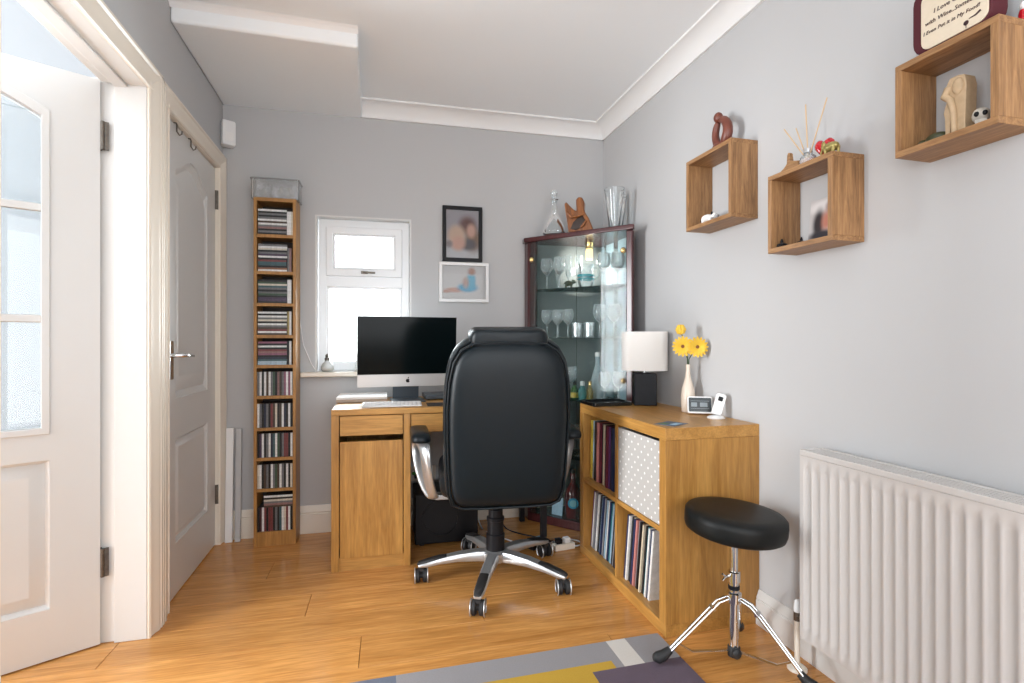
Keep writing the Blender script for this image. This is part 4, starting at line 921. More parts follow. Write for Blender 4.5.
# ================================================================== BOX SHELVES ON THE RIGHT WALL
def box_shelf(y0, y1, z0, z1, lb):
    t = thing('box_shelf', lb, 'wall shelf', (1.30, y0, z0), 0, 'oak box shelves on the right wall'); d = XR - 0.0005 - 1.30; w_, h_ = y1 - y0, z1 - z0; k = 0.016
    MB().box(0, 0, h_ - k, d, w_, h_).build('top_panel', 'shelf_y', t, bevel=0.001)
    MB().box(0, 0, 0, d, w_, k).build('bottom_panel', 'shelf_y', t, bevel=0.001)
    MB().box(0, 0, k, d, k, h_ - k).build('side_panel', 'shelf_z', t, bevel=0.0008)
    MB().box(0, w_ - k, k, d, w_, h_ - k).build('side_panel', 'shelf_z', t, bevel=0.0008)
S1 = (1.675, 1.966, 1.540, 1.838); S2 = (1.230, 1.487, 1.368, 1.630); S3 = (0.810, 1.040, 1.541, 1.776)
box_shelf(*S1, 'largest brown oak box shelf on the wall, farthest from the viewer')
box_shelf(*S2, 'middle brown oak box shelf, lowest of the three on the wall')
box_shelf(*S3, 'smallest brown oak box shelf, nearest the viewer above the radiator')
M['terracotta'] = plain('reddish_carved_stone', (0.16, 0.045, 0.028), 0.35, noise=0.3, nscale=30)
M['ivory'] = plain('carved_ivory_stone', (0.50, 0.36, 0.22), 0.5, noise=0.25, nscale=60)
M['gold'] = plain('worn_gold', (0.36, 0.29, 0.10), 0.40, 0.55, noise=0.4, nscale=80)
M['moss'] = plain('dark_green_glaze', (0.05, 0.055, 0.022), 0.45, noise=0.4, nscale=70)
M['redshine'] = plain('red_glass', (0.50, 0.008, 0.015), 0.12, coat=0.6)
M['driftwood'] = wood('polished_root_wood', (0.10, 0.025, 0.006), (0.34, 0.12, 0.025), 'z', 0.3, 2.2)
M['reed'] = plain('reed_wood', (0.62, 0.44, 0.26), 0.6)
M['burgundy'] = plain('burgundy_felt', (0.075, 0.005, 0.012), 0.7)
M['signcream'] = plain('cream_sign_face', (0.72, 0.62, 0.48), 0.6, noise=0.06, nscale=60)
M['ink'] = plain('dark_ink', (0.04, 0.012, 0.015), 0.6)
# carved pair of figures on the far shelf (one ring-shaped carving)
zt1 = S1[3] + 0.0005
t = thing('carved_figurine', 'reddish carved figurine of two embracing figures on the largest box shelf', 'figurine', (1.352, 1.800, zt1))
MB().lathe([(0.0, 0.0), (0.034, 0.0), (0.038, 0.008), (0.030, 0.024), (0.0, 0.030)], n=16).build('base', 'terracotta', t, smooth=50)
m = MB(); m.tube([(0, -0.012, 0.016), (0, -0.036, 0.045), (0, -0.042, 0.075), (0, -0.030, 0.105), (0, -0.006, 0.124), (0, 0.014, 0.122)], [0.021, 0.021, 0.020, 0.019, 0.016, 0.012], 12)
m.tube([(0, 0.010, 0.016), (0, 0.032, 0.040), (0, 0.040, 0.070), (0, 0.034, 0.100), (0, 0.018, 0.122)], [0.020, 0.017, 0.015, 0.015, 0.013], 12)
m.ell((0, 0.020, 0.138), (0.019, 0.020, 0.022), 14, 10); m.build('body', 'terracotta', t, smooth=70, subsurf=1)
# small animals inside it
z1b = S1[2] + 0.0165
def animal(name, lb, loc, s, mat, rz=0, ears=True, trunk=False, mat2=None, cat='figurine'):
    t = thing(name, lb, cat, loc, rz, 'ornaments on the box shelves')
    m = MB(); m.ell((0, 0, 0.62 * s), (0.40 * s, 0.62 * s, 0.36 * s), 14, 10); m.ell((0, -0.66 * s, 0.82 * s), (0.26 * s, 0.28 * s, 0.27 * s), 12, 8)
    for sx in (-0.22, 0.22):
        for sy in (-0.36, 0.38): m.tube([(sx * s, sy * s, 0.0), (sx * s, sy * s, 0.25 * s), (sx * s, sy * s, 0.55 * s)], [0.13 * s, 0.12 * s, 0.15 * s], 8)
    if trunk: m.tube([(0, -0.82 * s, 0.78 * s), (0, -1.0 * s, 0.55 * s), (0, -1.05 * s, 0.30 * s), (0, -1.14 * s, 0.20 * s)], [0.12 * s, 0.09 * s, 0.07 * s, 0.05 * s], 8)
    else: m.ell((0, -0.90 * s, 0.74 * s), (0.14 * s, 0.14 * s, 0.13 * s), 10, 6)
    m.build('body', mat, t, smooth=70)
    m = MB()
    for sx in (-1, 1): m.ell((sx * 0.24 * s, -0.56 * s, 0.98 * s), ((0.05 if not trunk else 0.06) * s, (0.12 if not trunk else 0.20) * s, (0.16 if not trunk else 0.24) * s), 8, 6)
    m.build('ears', mat2 or mat, t, smooth=70)
    m = MB().tube([(0, 0.58 * s, 0.72 * s), (0, 0.72 * s, 0.55 * s), (0, 0.74 * s, 0.35 * s)], [0.04 * s, 0.03 * s, 0.03 * s], 6); m.build('tail', mat2 or mat, t, smooth=70)
    return t
animal('animal_figurine', 'tiny white animal figurine with black ears inside the largest box shelf', (1.345, 1.880, z1b), 0.043, 'paper', R(25), mat2='black')
animal('animal_figurine', 'tiny dark grey animal figurine beside the white one in the largest box shelf', (1.350, 1.826, z1b), 0.024, 'sp_grey', R(-30), mat2='black')
t = thing('hanging_charm', 'tiny dark charm hanging from the near side inside the largest box shelf', 'ornament', (1.325, S1[0] + 0.022, 1.628))
MB().tube([(0, -0.0055, 0.030), (0, -0.002, 0.022), (0, 0, 0.012)], 0.0015, 6).build('cord', 'black', t)
MB().ell((0, 0, 0.0), (0.006, 0.005, 0.013), 8, 6).build('bead', 'black', t, smooth=60)

# ---- middle shelf, on top: reclining wooden figure, reed diffuser, red heart, gold elephant
zt2 = S2[3] + 0.0005
t = thing('wooden_figurine', 'small carved wooden animal at the far end on the middle box shelf', 'figurine', (1.345, 1.437, zt2))
m = MB(); m.prism([(0.048, 0), (0.036, 0.016), (0.020, 0.024), (0.008, 0.034), (0.006, 0.062), (0.001, 0.070), (-0.005, 0.066), (-0.008, 0.04), (-0.026, 0.034), (-0.042, 0.030), (-0.046, 0.0)], 'x', -0.008, 0.008)
m.build('body', 'shelf_y', t, bevel=0.003)
t = thing('reed_diffuser', 'glass reed diffuser with four pale sticks on the middle box shelf', 'diffuser', (1.350, 1.368, zt2))
MB().shell([(0.0, 0.001), (0.022, 0.001), (0.024, 0.006), (0.024, 0.030), (0.012, 0.042), (0.010, 0.052)], n=18).build('bottle', 'crystal', t, smooth=50)
MB().lathe([(0, 0.003), (0.020, 0.003), (0.0215, 0.008), (0.0215, 0.024), (0, 0.0242)], n=16).build('oil', plain('pale_pink_oil', (0.62, 0.42, 0.36), 0.15), t, smooth=50)
MB().frame(circ(0, 0, 0.013, 16), circ(0, 0, 0.0085, 16), 'z', 0.045, 0.058).build('neck_ring', 'silver', t, smooth=40)
for (dx, dy, dz) in ((0.0, 0.100, 0.160), (0.012, 0.062, 0.150), (0.0, 0.010, 0.205), (-0.010, -0.082, 0.185)):
    MB().tube([(-dx * 0.1, -dy * 0.08, 0.008), (dx, dy, dz)], 0.0021, 6).build('reed', 'reed', t)
t = thing('red_heart_ornament', 'shiny red heart ornament on the middle box shelf behind the elephant', 'ornament', (1.352, 1.306, zt2), R(20))
hp = []
for i in range(28):
    a = 2 * PI * i / 28; hp.append((0.0023 * 16 * math.sin(a) ** 3 * 0.8, 0.040 + 0.0023 * (13 * math.cos(a) - 5 * math.cos(2 * a) - 2 * math.cos(3 * a) - math.cos(4 * a))))
MB().pillow([(p[0], max(p[1], 0.0005)) for p in hp], 'x', [(0.3, -0.018), (0.75, -0.013), (0.97, -0.004), (0.97, 0.004), (0.75, 0.013), (0.3, 0.018)], ctr=(0, 0.034)).build('heart', 'redshine', t, smooth=80)
MB().box(-0.012, -0.013, 0, 0.012, 0.013, 0.0045).build('foot', 'redshine', t, bevel=0.002)
animal('elephant_figurine', 'worn gold elephant figurine on the near end of the middle box shelf', (1.332, 1.262, zt2), 0.040, 'gold', R(175), trunk=True)
# ---- inside the middle shelf: small photo, dark tea-light holders
z2b = S2[2] + 0.0165
ph = print_mat('small_photo_print', (0.52, 0.50, 0.50), [(0.0, 0.045, 0.06, 0.02, (0.72, 0.70, 0.70), 0.5), (-0.014, -0.01, 0.022, 0.045, (0.035, 0.03, 0.035), 0.5), (0.018, -0.005, 0.020, 0.032, (0.50, 0.20, 0.14), 0.6), (0.03, 0.04, 0.02, 0.02, (0.25, 0.16, 0.14), 0.6), (0.0, -0.05, 0.05, 0.016, (0.03, 0.03, 0.04), 0.5)], 0.4)
t = thing('small_photo', 'small unframed photograph leaning on the wall inside the middle box shelf', 'photo', (1.402, 1.362, z2b + 0.078), R(-90))
MB().box(-0.052, -0.0012, -0.077, 0.052, 0.0012, 0.072).build('print', ph, t)
t.rotation_euler = (R(-6), 0, R(-90))
for (y, s, lb, x) in ((1.462, 1.0, 'small black lidded pot at the far end inside the middle box shelf', 1.335), (1.405, 0.9, 'small dark bowl in front of the photo inside the middle box shelf', 1.36)):
    t = thing('tiny_pot', lb, 'pot', (x, y, z2b), 0, 'dark pots inside the middle shelf')
    MB().lathe([(0.0, 0), (0.012 * s, 0), (0.018 * s, 0.006 * s), (0.016 * s, 0.014 * s), (0.006 * s, 0.018 * s)], n=14).build('body', 'black', t, smooth=50)
    MB().lathe([(0.004 * s, 0.0185 * s), (0.005 * s, 0.022 * s), (0.002 * s, 0.032 * s)], n=10).build('knob', 'black', t, smooth=50)
# ---- near shelf: elephant, turtle, hedgehog; the wine sign on top
z3b = S3[2] + 0.0165
t = thing('elephant_carving', 'tall pale carved stone elephant standing inside the smallest box shelf', 'figurine', (1.352, 0.918, z3b))
m = MB(); bo = [(p[0] * 0.72, p[1]) for p in [(0.034, 0.0), (0.036, 0.05), (0.040, 0.062), (0.030, 0.09), (0.026, 0.098), (0.032, 0.110), (0.031, 0.128), (0.020, 0.142), (-0.006, 0.142), (-0.024, 0.138), (-0.030, 0.118), (-0.028, 0.06), (-0.026, 0.0), (0.010, 0.0), (0.012, 0.044), (0.018, 0.044), (0.020, 0.0)]]
m.prism(bo, 'x', -0.018, 0.018); m.build('body', 'ivory', t, bevel=0.006, seg=3)
m = MB().tube([(-0.012, 0.020, 0.120), (-0.022, 0.022, 0.100), (-0.022, 0.010, 0.088), (-0.021, 0.004, 0.060), (-0.020, 0.002, 0.004)], [0.010, 0.009, 0.008, 0.007, 0.006], 8); m.build('trunk', 'ivory', t, smooth=70)
m = MB().ell((-0.018, -0.004, 0.116), (0.005, 0.013, 0.020), 10, 8); m.build('ear', 'ivory', t, smooth=70)
t = thing('turtle_figurine', 'small dark green turtle figurine at the far end in the smallest box shelf', 'figurine', (1.350, 0.970, z3b), R(200))
MB().ell((0, 0, 0.014), (0.020, 0.026, 0.016), 14, 8).build('shell', 'moss', t, smooth=60)
m = MB().ell((0, -0.030, 0.012), (0.008, 0.011, 0.008), 10, 6)
for sx in (-1, 1):
    for sy in (-0.016, 0.016): m.ell((sx * 0.016, sy, 0.006), (0.008, 0.007, 0.0058), 8, 6)
m.build('limbs', 'moss', t, smooth=60)
t = thing('round_ornament', 'small pale round ornament with dark hollows beside the stone elephant', 'ornament', (1.335, 0.866, z3b), R(-60))
M['bone'] = plain('bone_and_black', (0.50, 0.46, 0.40), 0.5, noise=0.6, nscale=60)
m = MB().ell((0, 0, 0.026), (0.017, 0.019, 0.018), 14, 10); m.box(-0.010, -0.016, 0.0, 0.010, 0.006, 0.014); m.build('head', 'bone', t, smooth=60)
m = MB()
for sx in (-0.007, 0.007): m.ell((sx, -0.0165, 0.026), (0.0052, 0.004, 0.006), 10, 6)
m.build('eye_sockets', 'black', t, smooth=60)
# sign
zt3 = S3[3] + 0.0005
t = thing('wine_sign', 'burgundy sign with a cream lettered face on top of the nearest box shelf', 'sign', (1.318, 0.833, zt3))
sgo = rrect(0.0, 0.0, 0.176, 0.175, 0.040, 5)
MB().prism(sgo, 'x', 0.0, 0.050).build('block', 'burgundy', t, bevel=0.004)
MB().prism(rrect(0.006, 0.010, 0.152, 0.150, 0.022, 5), 'x', -0.004, 0.0).build('face', 'signcream', t, bevel=0.001)
def text_mesh(txt, size, name, mat, parent, loc, rot, shear=0.18):
    cu = bpy.data.curves.new('lettering', 'FONT'); cu.body = txt; cu.size = size; cu.shear = shear; cu.extrude = 0.0004; cu.align_x = 'LEFT'; cu.resolution_u = 2
    ob = bpy.data.objects.new('lettering_source', cu); C.objects.link(ob)
    dg = bpy.context.evaluated_depsgraph_get(); me = bpy.data.meshes.new_from_object(ob.evaluated_get(dg))
    bpy.data.objects.remove(ob); bpy.data.curves.remove(cu)
    me.materials.clear(); me.materials.append(M[mat]); w_ = max((v.co.x for v in me.vertices), default=0)
    o = bpy.data.objects.new(name, me); C.objects.link(o); o.parent = parent; o.location = loc; o.rotation_euler = rot
    return o, w_
TR = (R(90), 0, R(-90))
for (txt, z, y, size) in (('I Love Cooking', 0.090, 0.122, 0.0150), ('with Wine..Sometimes', 0.068, 0.142, 0.0142), ('I Even Put it in My Food!', 0.046, 0.146, 0.0124)):
    text_mesh(txt, size, 'lettering', 'ink', t, (-0.0046, y, z), TR)
m = MB(); m.tube([(-0.0048, 0.020, 0.036), (-0.0048, 0.030, 0.031), (-0.0048, 0.044, 0.030)], [0.0028, 0.0022, 0.001], 6, flat=(1, 0.3)); m.prism(circ(0.050, 0.024, 0.0055, 14), 'x', -0.0048, -0.0042); m.box(-0.0048, 0.0494, 0.012, -0.0042, 0.0506, 0.024); m.build('wine_glass_print', 'ink', t)
t = thing('red_white_trinket', 'red and white trinket at the near end on top of the nearest box shelf', 'ornament', (1.398, 0.822, zt3))
MB().lathe([(0.0, 0.0), (0.010, 0.0), (0.011, 0.02), (0.009, 0.03)], n=12).build('body', 'redshine', t, smooth=50)
MB().ell((0, 0, 0.040), (0.0095, 0.0095, 0.011), 10, 8).build('cap', 'paper', t, smooth=60)

# ================================================================== THINGS ON THE CUBE SHELF UNIT
ZK = KH + 0.0004
t = thing('table_lamp', 'table lamp with an off-white shade and black block base on the shelf unit', 'lamp', (1.303, 2.328, ZK), R(-22))
MB().box(-0.054, -0.050, 0, 0.054, 0.050, 0.158).build('base', plain('black_stone_block', (0.006, 0.007, 0.010), 0.45, noise=0.5, nscale=25, spec=0.2), t, bevel=0.004)
MB().cyl((0, 0, 0.158), (0, 0, 0.27), 0.008, n=12).build('stem', 'silver', t, smooth=60)
so = rrect(-0.110, -0.058, 0.110, 0.058, 0.040, 6); si = rrect(-0.108, -0.056, 0.108, 0.056, 0.038, 6)
M['shade'] = plain('off_white_shade_fabric', (0.82, 0.80, 0.77), 0.9, bump=0.1, bscale=900)
sh = MB().frame(so, si, 'z', 0.170, 0.362).build('shade', 'shade', t, smooth=30)
m = MB(); m.box(-0.108, -0.002, 0.262, 0.108, 0.002, 0.265); m.box(-0.002, -0.056, 0.262, 0.002, 0.056, 0.265); m.build('shade_spider', 'silver', sh)
MB().ell((0, 0, 0.295), (0.024, 0.024, 0.032), 14, 10).build('bulb', 'paper', t, smooth=60)
# black tray
t = thing('black_tray', 'flat black tray on the far end of the shelf unit before the lamp', 'tray', (1.124, 2.386, ZK), R(0))
MB().prism(rrect(-0.100, -0.078, 0.100, 0.078, 0.012), 'z', 0.0, 0.006).build('base', 'black', t)
MB().frame(rrect(-0.106, -0.084, 0.106, 0.084, 0.014), rrect(-0.098, -0.076, 0.098, 0.076, 0.012), 'z', 0.002, 0.019).build('rim', 'blackgloss', t, bevel=0.002)
# vase with three yellow flowers
VX_, VY_ = 1.352, 2.030
t = thing('bud_vase', 'cream bottle-shaped bud vase in front of the right wall', 'vase', (VX_, VY_, ZK))
MB().shell([(0.0, 0.001), (0.024, 0.0), (0.028, 0.004), (0.0305, 0.04), (0.031, 0.07), (0.027, 0.105), (0.018, 0.135), (0.0115, 0.160), (0.0095, 0.19), (0.0105, 0.212), (0.0085, 0.212), (0.0075, 0.19)], n=28).build('body', plain('cream_ceramic', (0.72, 0.62, 0.52), 0.25), t, smooth=60)
M['petal'] = plain('yellow_petal', (0.78, 0.50, 0.035), 0.55, noise=0.12, nscale=60, sheen=0.2)
M['stem'] = plain('green_stem', (0.03, 0.07, 0.025), 0.5)
M['disk'] = plain('brown_flower_disc', (0.20, 0.07, 0.02), 0.7)
cmr = Vector((-0.55, -0.83, 0.05)).normalized()
def flower(hd, face, lb, bud=False):
    t = thing('gerbera', lb, 'flower', (VX_, VY_, ZK + 0.206), 0, 'yellow flowers in the bud vase')
    h_ = Vector(hd) - Vector((VX_, VY_, ZK + 0.206)); f_ = Vector(face).normalized()
    back = h_ - f_ * 0.012
    MB().tube([(0, 0, -0.06), (h_.x * 0.1, h_.y * 0.1, h_.z * 0.35), (h_.x * 0.6, h_.y * 0.6, h_.z * 0.75), tuple(back)], 0.0024, 7).build('stem', 'stem', t, smooth=70)
    q = f_.to_track_quat('Z', 'Y').to_matrix()
    if bud:
        hdm = MB(); hdm.ell(tuple(h_), (0.017, 0.017, 0.023), 14, 10)
        hd_ = hdm.build('bud', 'petal', t, smooth=70)
        for k in range(8):
            a = 2 * PI * k / 8; pts = [(0.012 * math.cos(a), 0.012 * math.sin(a), -0.018), (0.0185 * math.cos(a), 0.0185 * math.sin(a), 0.0), (0.010 * math.cos(a), 0.010 * math.sin(a), 0.021)]
            MB().tube([(h_.x + p[0], h_.y + p[1], h_.z + p[2]) for p in pts], [0.004, 0.006, 0.003], 6).build('petal', 'petal', t, smooth=70)
        return
    dk = MB(); dk.lathe([(0.0, 0.005), (0.006, 0.0045), (0.009, 0.0), (0.006, -0.006), (0, -0.008)], tuple(h_), 14, q); dk.build('disc', 'disk', t, smooth=60)
    for ring, (n_, ln, up) in enumerate(((16, 0.046, 0.12), (14, 0.034, 0.40))):
        for k in range(n_):
            a = 2 * PI * (k + 0.5 * ring) / n_; rad = Vector((math.cos(a), math.sin(a), 0)); tn = Vector((-math.sin(a), math.cos(a), 0))
            P = []
            for (r_, w_, z_) in ((0.006, 0.0022, 0.0), (ln * 0.5, 0.0062, ln * 0.5 * up), (ln * 0.85, 0.0060, ln * 0.75 * up), (ln, 0.0015, ln * 0.8 * up)):
                for s_ in (-1, 1): P.append(q @ (rad * r_ + tn * (w_ * s_) + Vector((0, 0, z_ + 0.001 * ring + 0.0012 * s_))) + h_)
            MB().add(P, [(0, 1, 3, 2), (2, 3, 5, 4), (4, 5, 7, 6)]).build('petal', 'petal', t, smooth=70)
flower((VX_ - 0.036, VY_ - 0.015, ZK + 0.292), (-0.55, -0.80, 0.10), 'open yellow flower with a brown centre, left in the cream bud vase')
flower((VX_ + 0.012, VY_ - 0.052, ZK + 0.290), (-0.30, -0.92, 0.05), 'open yellow flower with a dark centre, right in the cream bud vase')
flower((VX_ - 0.040, VY_ - 0.005, ZK + 0.366), (0, 0, 1), 'closed yellow bud standing tallest in the cream bud vase', True)
# digital clock, phone handset and its dock, leaflet
t = thing('digital_clock', 'small white digital clock with a dark display in front of the vase', 'clock', (1.350, 1.938, ZK), R(-28))
CR = (R(-14), 0, 0)
MB().pillow(rrect(-0.051, 0.0, 0.051, 0.073, 0.008), 'y', [(0.9, 0.026), (0.98, 0.020), (1.0, 0.004), (0.98, 0.0)], ctr=(0, 0.036)).build('case', 'white', t, smooth=40, rot=CR, loc=(0, 0, 0.0065))
MB().prism(rrect(-0.046, 0.007, 0.046, 0.067, 0.005), 'y', -0.003, -0.0002).build('display', plain('lcd_grey', (0.045, 0.055, 0.06), 0.15), t, rot=CR, loc=(0, 0, 0.0065))
m = MB()
SEG = {'0': 'abcdef', '1': 'bc', '2': 'abged', '3': 'abgcd'}
def seg7(m, ch, x, z, w_, h_):
    th = 0.0022
    R_ = {'a': (x, z + h_ - th, x + w_, z + h_), 'd': (x, z, x + w_, z + th), 'g': (x, z + h_ / 2 - th / 2, x + w_, z + h_ / 2 + th / 2), 'f': (x, z + h_ / 2, x + th, z + h_), 'e': (x, z, x + th, z + h_ / 2), 'b': (x + w_ - th, z + h_ / 2, x + w_, z + h_), 'c': (x + w_ - th, z, x + w_, z + h_ / 2)}
    for s_ in SEG[ch]: b = R_[s_]; m.box(b[0], -0.0036, b[1], b[2], -0.0030, b[3])
m.box(-0.038, -0.0036, 0.052, 0.038, -0.0030, 0.0535); m.box(-0.038, -0.0036, 0.020, 0.038, -0.0030, 0.0212); m.box(-0.036, -0.0036, 0.028, -0.012, -0.0030, 0.046); m.box(0.0, -0.0036, 0.028, 0.030, -0.0030, 0.046)
m.build('display_marks', plain('lcd_marks', (0.20, 0.24, 0.26), 0.3), t, rot=CR, loc=(0, 0, 0.0065))
t = thing('phone_handset', 'white handset leaning in its dock beside the digital clock', 'phone', (1.352, 1.835, ZK), R(-35))
HR = (R(-16), R(16), 0)
MB().lathe([(0.0, 0.0), (0.034, 0.0), (0.036, 0.004), (0.028, 0.009), (0.018, 0.012), (0.0, 0.0125)], (0, 0.0, 0), 24).build('dock', 'white', t, smooth=50)
MB().pillow(rrect(-0.020, 0.0, 0.020, 0.088, 0.008), 'y', [(0.9, 0.011), (1.0, 0.006), (1.0, -0.006), (0.9, -0.011)], ctr=(0, 0.044)).build('handset', 'white', t, smooth=40, loc=(0, 0, 0.016), rot=HR)
MB().prism(rrect(-0.009, 0.056, 0.009, 0.074, 0.003), 'y', -0.0135, -0.0108).build('display', 'black', t, loc=(0, 0, 0.016), rot=HR)
ph = print_mat('leaflet_print', (0.05, 0.09, 0.15), [(0.0, 0.0, 0.5, 0.5, (0.06, 0.10, 0.16), 0.3)], 0.4)
N = ph.node_tree.nodes
m = MB().box(-0.050, -0.042, 0, 0.050, 0.042, 0.001); lf = m.build('leaflet', ph, loc=(1.098, 1.757, ZK), rot=(0, 0, R(28)))
tag(lf, 'dark blue printed leaflet lying on the near corner of the shelf unit', 'leaflet')
MB().box(-0.02, -0.03, 0.0011, 0.03, -0.005, 0.0016).build('printed_panel', 'sp_pale blue', lf); MB().box(-0.04, 0.005, 0.0011, -0.005, 0.03, 0.0016).build('printed_panel', 'sp_green', lf)

# ================================================================== ON AND IN THE DISPLAY CABINET
ZT = CZ + 0.0005
GA = 'clear glass on the cabinet top'
t = thing('glass_decanter', 'clear glass decanter with stopper on the left of the cabinet top', 'decanter', (1.030, 2.895, ZT))
MB().shell([(0.0, 0.002), (0.056, 0.002), (0.068, 0.012), (0.070, 0.03), (0.060, 0.065), (0.036, 0.105), (0.019, 0.135), (0.017, 0.17), (0.020, 0.205), (0.030, 0.212)], n=24).build('body', 'clear', t, smooth=60)
m = MB().lathe([(0.0, 0.195), (0.012, 0.197), (0.014, 0.215), (0.008, 0.221), (0.019, 0.236), (0.022, 0.252), (0.013, 0.268), (0, 0.271)], n=12); m.build('stopper', 'crystal', t, smooth=30)
t = thing('wooden_sculpture', 'polished root-wood sculpture with two prongs on the cabinet top', 'sculpture', (1.140, 2.775, ZT), R(-30))
bo = [(-0.058, 0.0), (-0.064, 0.05), (-0.074, 0.11), (-0.082, 0.165), (-0.072, 0.178), (-0.055, 0.158), (-0.030, 0.132), (-0.012, 0.120), (-0.014, 0.155), (-0.016, 0.185), (-0.002, 0.200), (0.020, 0.196), (0.032, 0.170), (0.030, 0.125), (0.040, 0.105), (0.058, 0.075), (0.074, 0.035), (0.086, 0.0)]
m = MB().prism(bo, 'y', -0.032, 0.034)
m.build('body', 'driftwood', t, bevel=0.014, seg=4)
MB().pillow([(-0.045, 0.020), (-0.030, 0.055), (-0.005, 0.080), (0.022, 0.090), (0.040, 0.060), (0.020, 0.025), (-0.015, 0.012)], 'y', [(1.05, -0.031), (1.0, -0.0335), (0.8, -0.0345)]).build('hollow_shade_patch', plain('hollow_shade_paint', (0.02, 0.007, 0.003), 0.5), t, smooth=70)  # dark patch paints the shade of a hollow; nothing is carved
m = MB().tube([(-0.068, -0.030, 0.12), (-0.040, -0.036, 0.085), (-0.005, -0.038, 0.088), (0.030, -0.036, 0.098)], [0.007, 0.010, 0.009, 0.005], 8); m.tube([(0.012, -0.034, 0.024), (0.030, -0.038, 0.040), (0.044, -0.036, 0.060)], [0.006, 0.009, 0.005], 8); m.build('ridge', 'driftwood', t, smooth=70)
for (x, y, lb, s) in ((1.288, 2.630, 'tall flared clear glass vase on the right of the cabinet top', 1.0), (1.360, 2.740, 'tall clear glass vase behind the flared one on the cabinet top', 0.98)):
    t = thing('glass_vase', lb, 'vase', (x, y, ZT), 0, GA)
    MB().shell([(0.0, 0.004), (0.028, 0.004), (0.030, 0.0), (0.036, 0.06 * s), (0.045, 0.14 * s), (0.056, 0.222 * s), (0.053, 0.222 * s), (0.0535, 0.2215 * s)], n=28).build('body', 'clear', t, smooth=50)
# glasses: one maker per kind, copied onto the glass shelves
def wine(s=1.0, inv=False):
    t = bpy.data.objects.new('wine_glass', None); C.objects.link(t)
    MB().shell([(0.0, 0.0015), (0.030 * s, 0.001), (0.030 * s, 0.003), (0.006, 0.006)], n=16).build('foot', 'crystal', t, smooth=50)
    MB().tube([(0, 0, 0.004), (0, 0, 0.075 * s)], [0.005, 0.004], 8).build('stem', 'crystal', t, smooth=60)
    MB().shell([(0.003, 0.074 * s), (0.020 * s, 0.088 * s), (0.033 * s, 0.110 * s), (0.035 * s, 0.130 * s), (0.028 * s, 0.165 * s)], n=18).build('bowl', 'crystal', t, smooth=60)
    return t
def flute(s=1.0):
    t = bpy.data.objects.new('champagne_flute', None); C.objects.link(t)
    MB().shell([(0.0, 0.0015), (0.028, 0.001), (0.028, 0.003), (0.005, 0.006)], n=16).build('foot', 'crystal', t, smooth=50)
    MB().tube([(0, 0, 0.004), (0, 0, 0.07)], [0.0045, 0.004], 8).build('stem', 'crystal', t, smooth=60)
    MB().shell([(0.003, 0.069), (0.015, 0.09), (0.021, 0.14), (0.022, 0.205)], n=16).build('bowl', 'crystal', t, smooth=60)
    return t
def tumbler():
    t = bpy.data.objects.new('tumbler', None); C.objects.link(t)
    MB().shell([(0.0, 0.010), (0.024, 0.009), (0.026, 0.0), (0.032, 0.085), (0.0305, 0.085), (0.025, 0.012)], n=12).build('body', 'crystal', t, smooth=20)
    return t
U0 = ca + fv * 0.05 + inn * 0.05
def cabpos(a, d): v = ca + fv * a + inn * d; return v.x, v.y      # a along the front, d into the cabinet
protos = {}
SHN = {3: 'top glass shelf', 2: 'second glass shelf', 1: 'third glass shelf', 0: 'lowest glass shelf'}
def put(kind, a, d, shelf, lb):
    mk = {'w': lambda: wine(1.0), 'W': lambda: wine(1.12), 'f': flute, 't': tumbler}[kind]
    o = mk() if kind not in protos else dup(protos[kind]); protos.setdefault(kind, o)
    x, y = cabpos(a, d); o.location = (x, y, CS[shelf] + 0.0004)
    tag(o, lb, 'glass', 'glassware in the corner cabinet')
LW = {'w': 'stemmed wine glass', 'W': 'large stemmed wine glass', 'f': 'champagne flute', 't': 'cut tumbler'}
plan = [(3, 'W', [(0.098, 0.060), (0.178, 0.070)], 'at the left'), (3, 'f', [(0.128, 0.140), (0.195, 0.150), (0.255, 0.170)], 'behind the bear'),
        (3, 'W', [(0.462, 0.065), (0.548, 0.060), (0.512, 0.145)], 'at the right'), (3, 'f', [(0.430, 0.13), (0.455, 0.20)], 'in the middle rear'),
        (2, 'w', [(0.098, 0.06), (0.170, 0.065), (0.240, 0.06), (0.132, 0.125)], 'at the left'), (2, 't', [(0.300, 0.06), (0.335, 0.125), (0.375, 0.065)], 'in the middle'),
        (2, 'W', [(0.440, 0.06), (0.525, 0.065), (0.490, 0.145)], 'at the right'), (1, 'w', [(0.470, 0.055), (0.555, 0.055), (0.520, 0.135)], 'at the right'),
        (1, 'W', [(0.110, 0.06), (0.215, 0.145)], 'left of the bottles'), (0, 'W', [(0.30, 0.10), (0.40, 0.10)], 'below the bottles')]
for sh_, kd_, pts, wh in plan:
    for i, (a, d) in enumerate(pts):
        nth = ['first', 'second', 'third', 'fourth'][i]
        put(kd_, a, d, sh_, '%s, %s in the group %s, cabinet\'s %s' % (LW[kd_], nth, wh, SHN[sh_]))
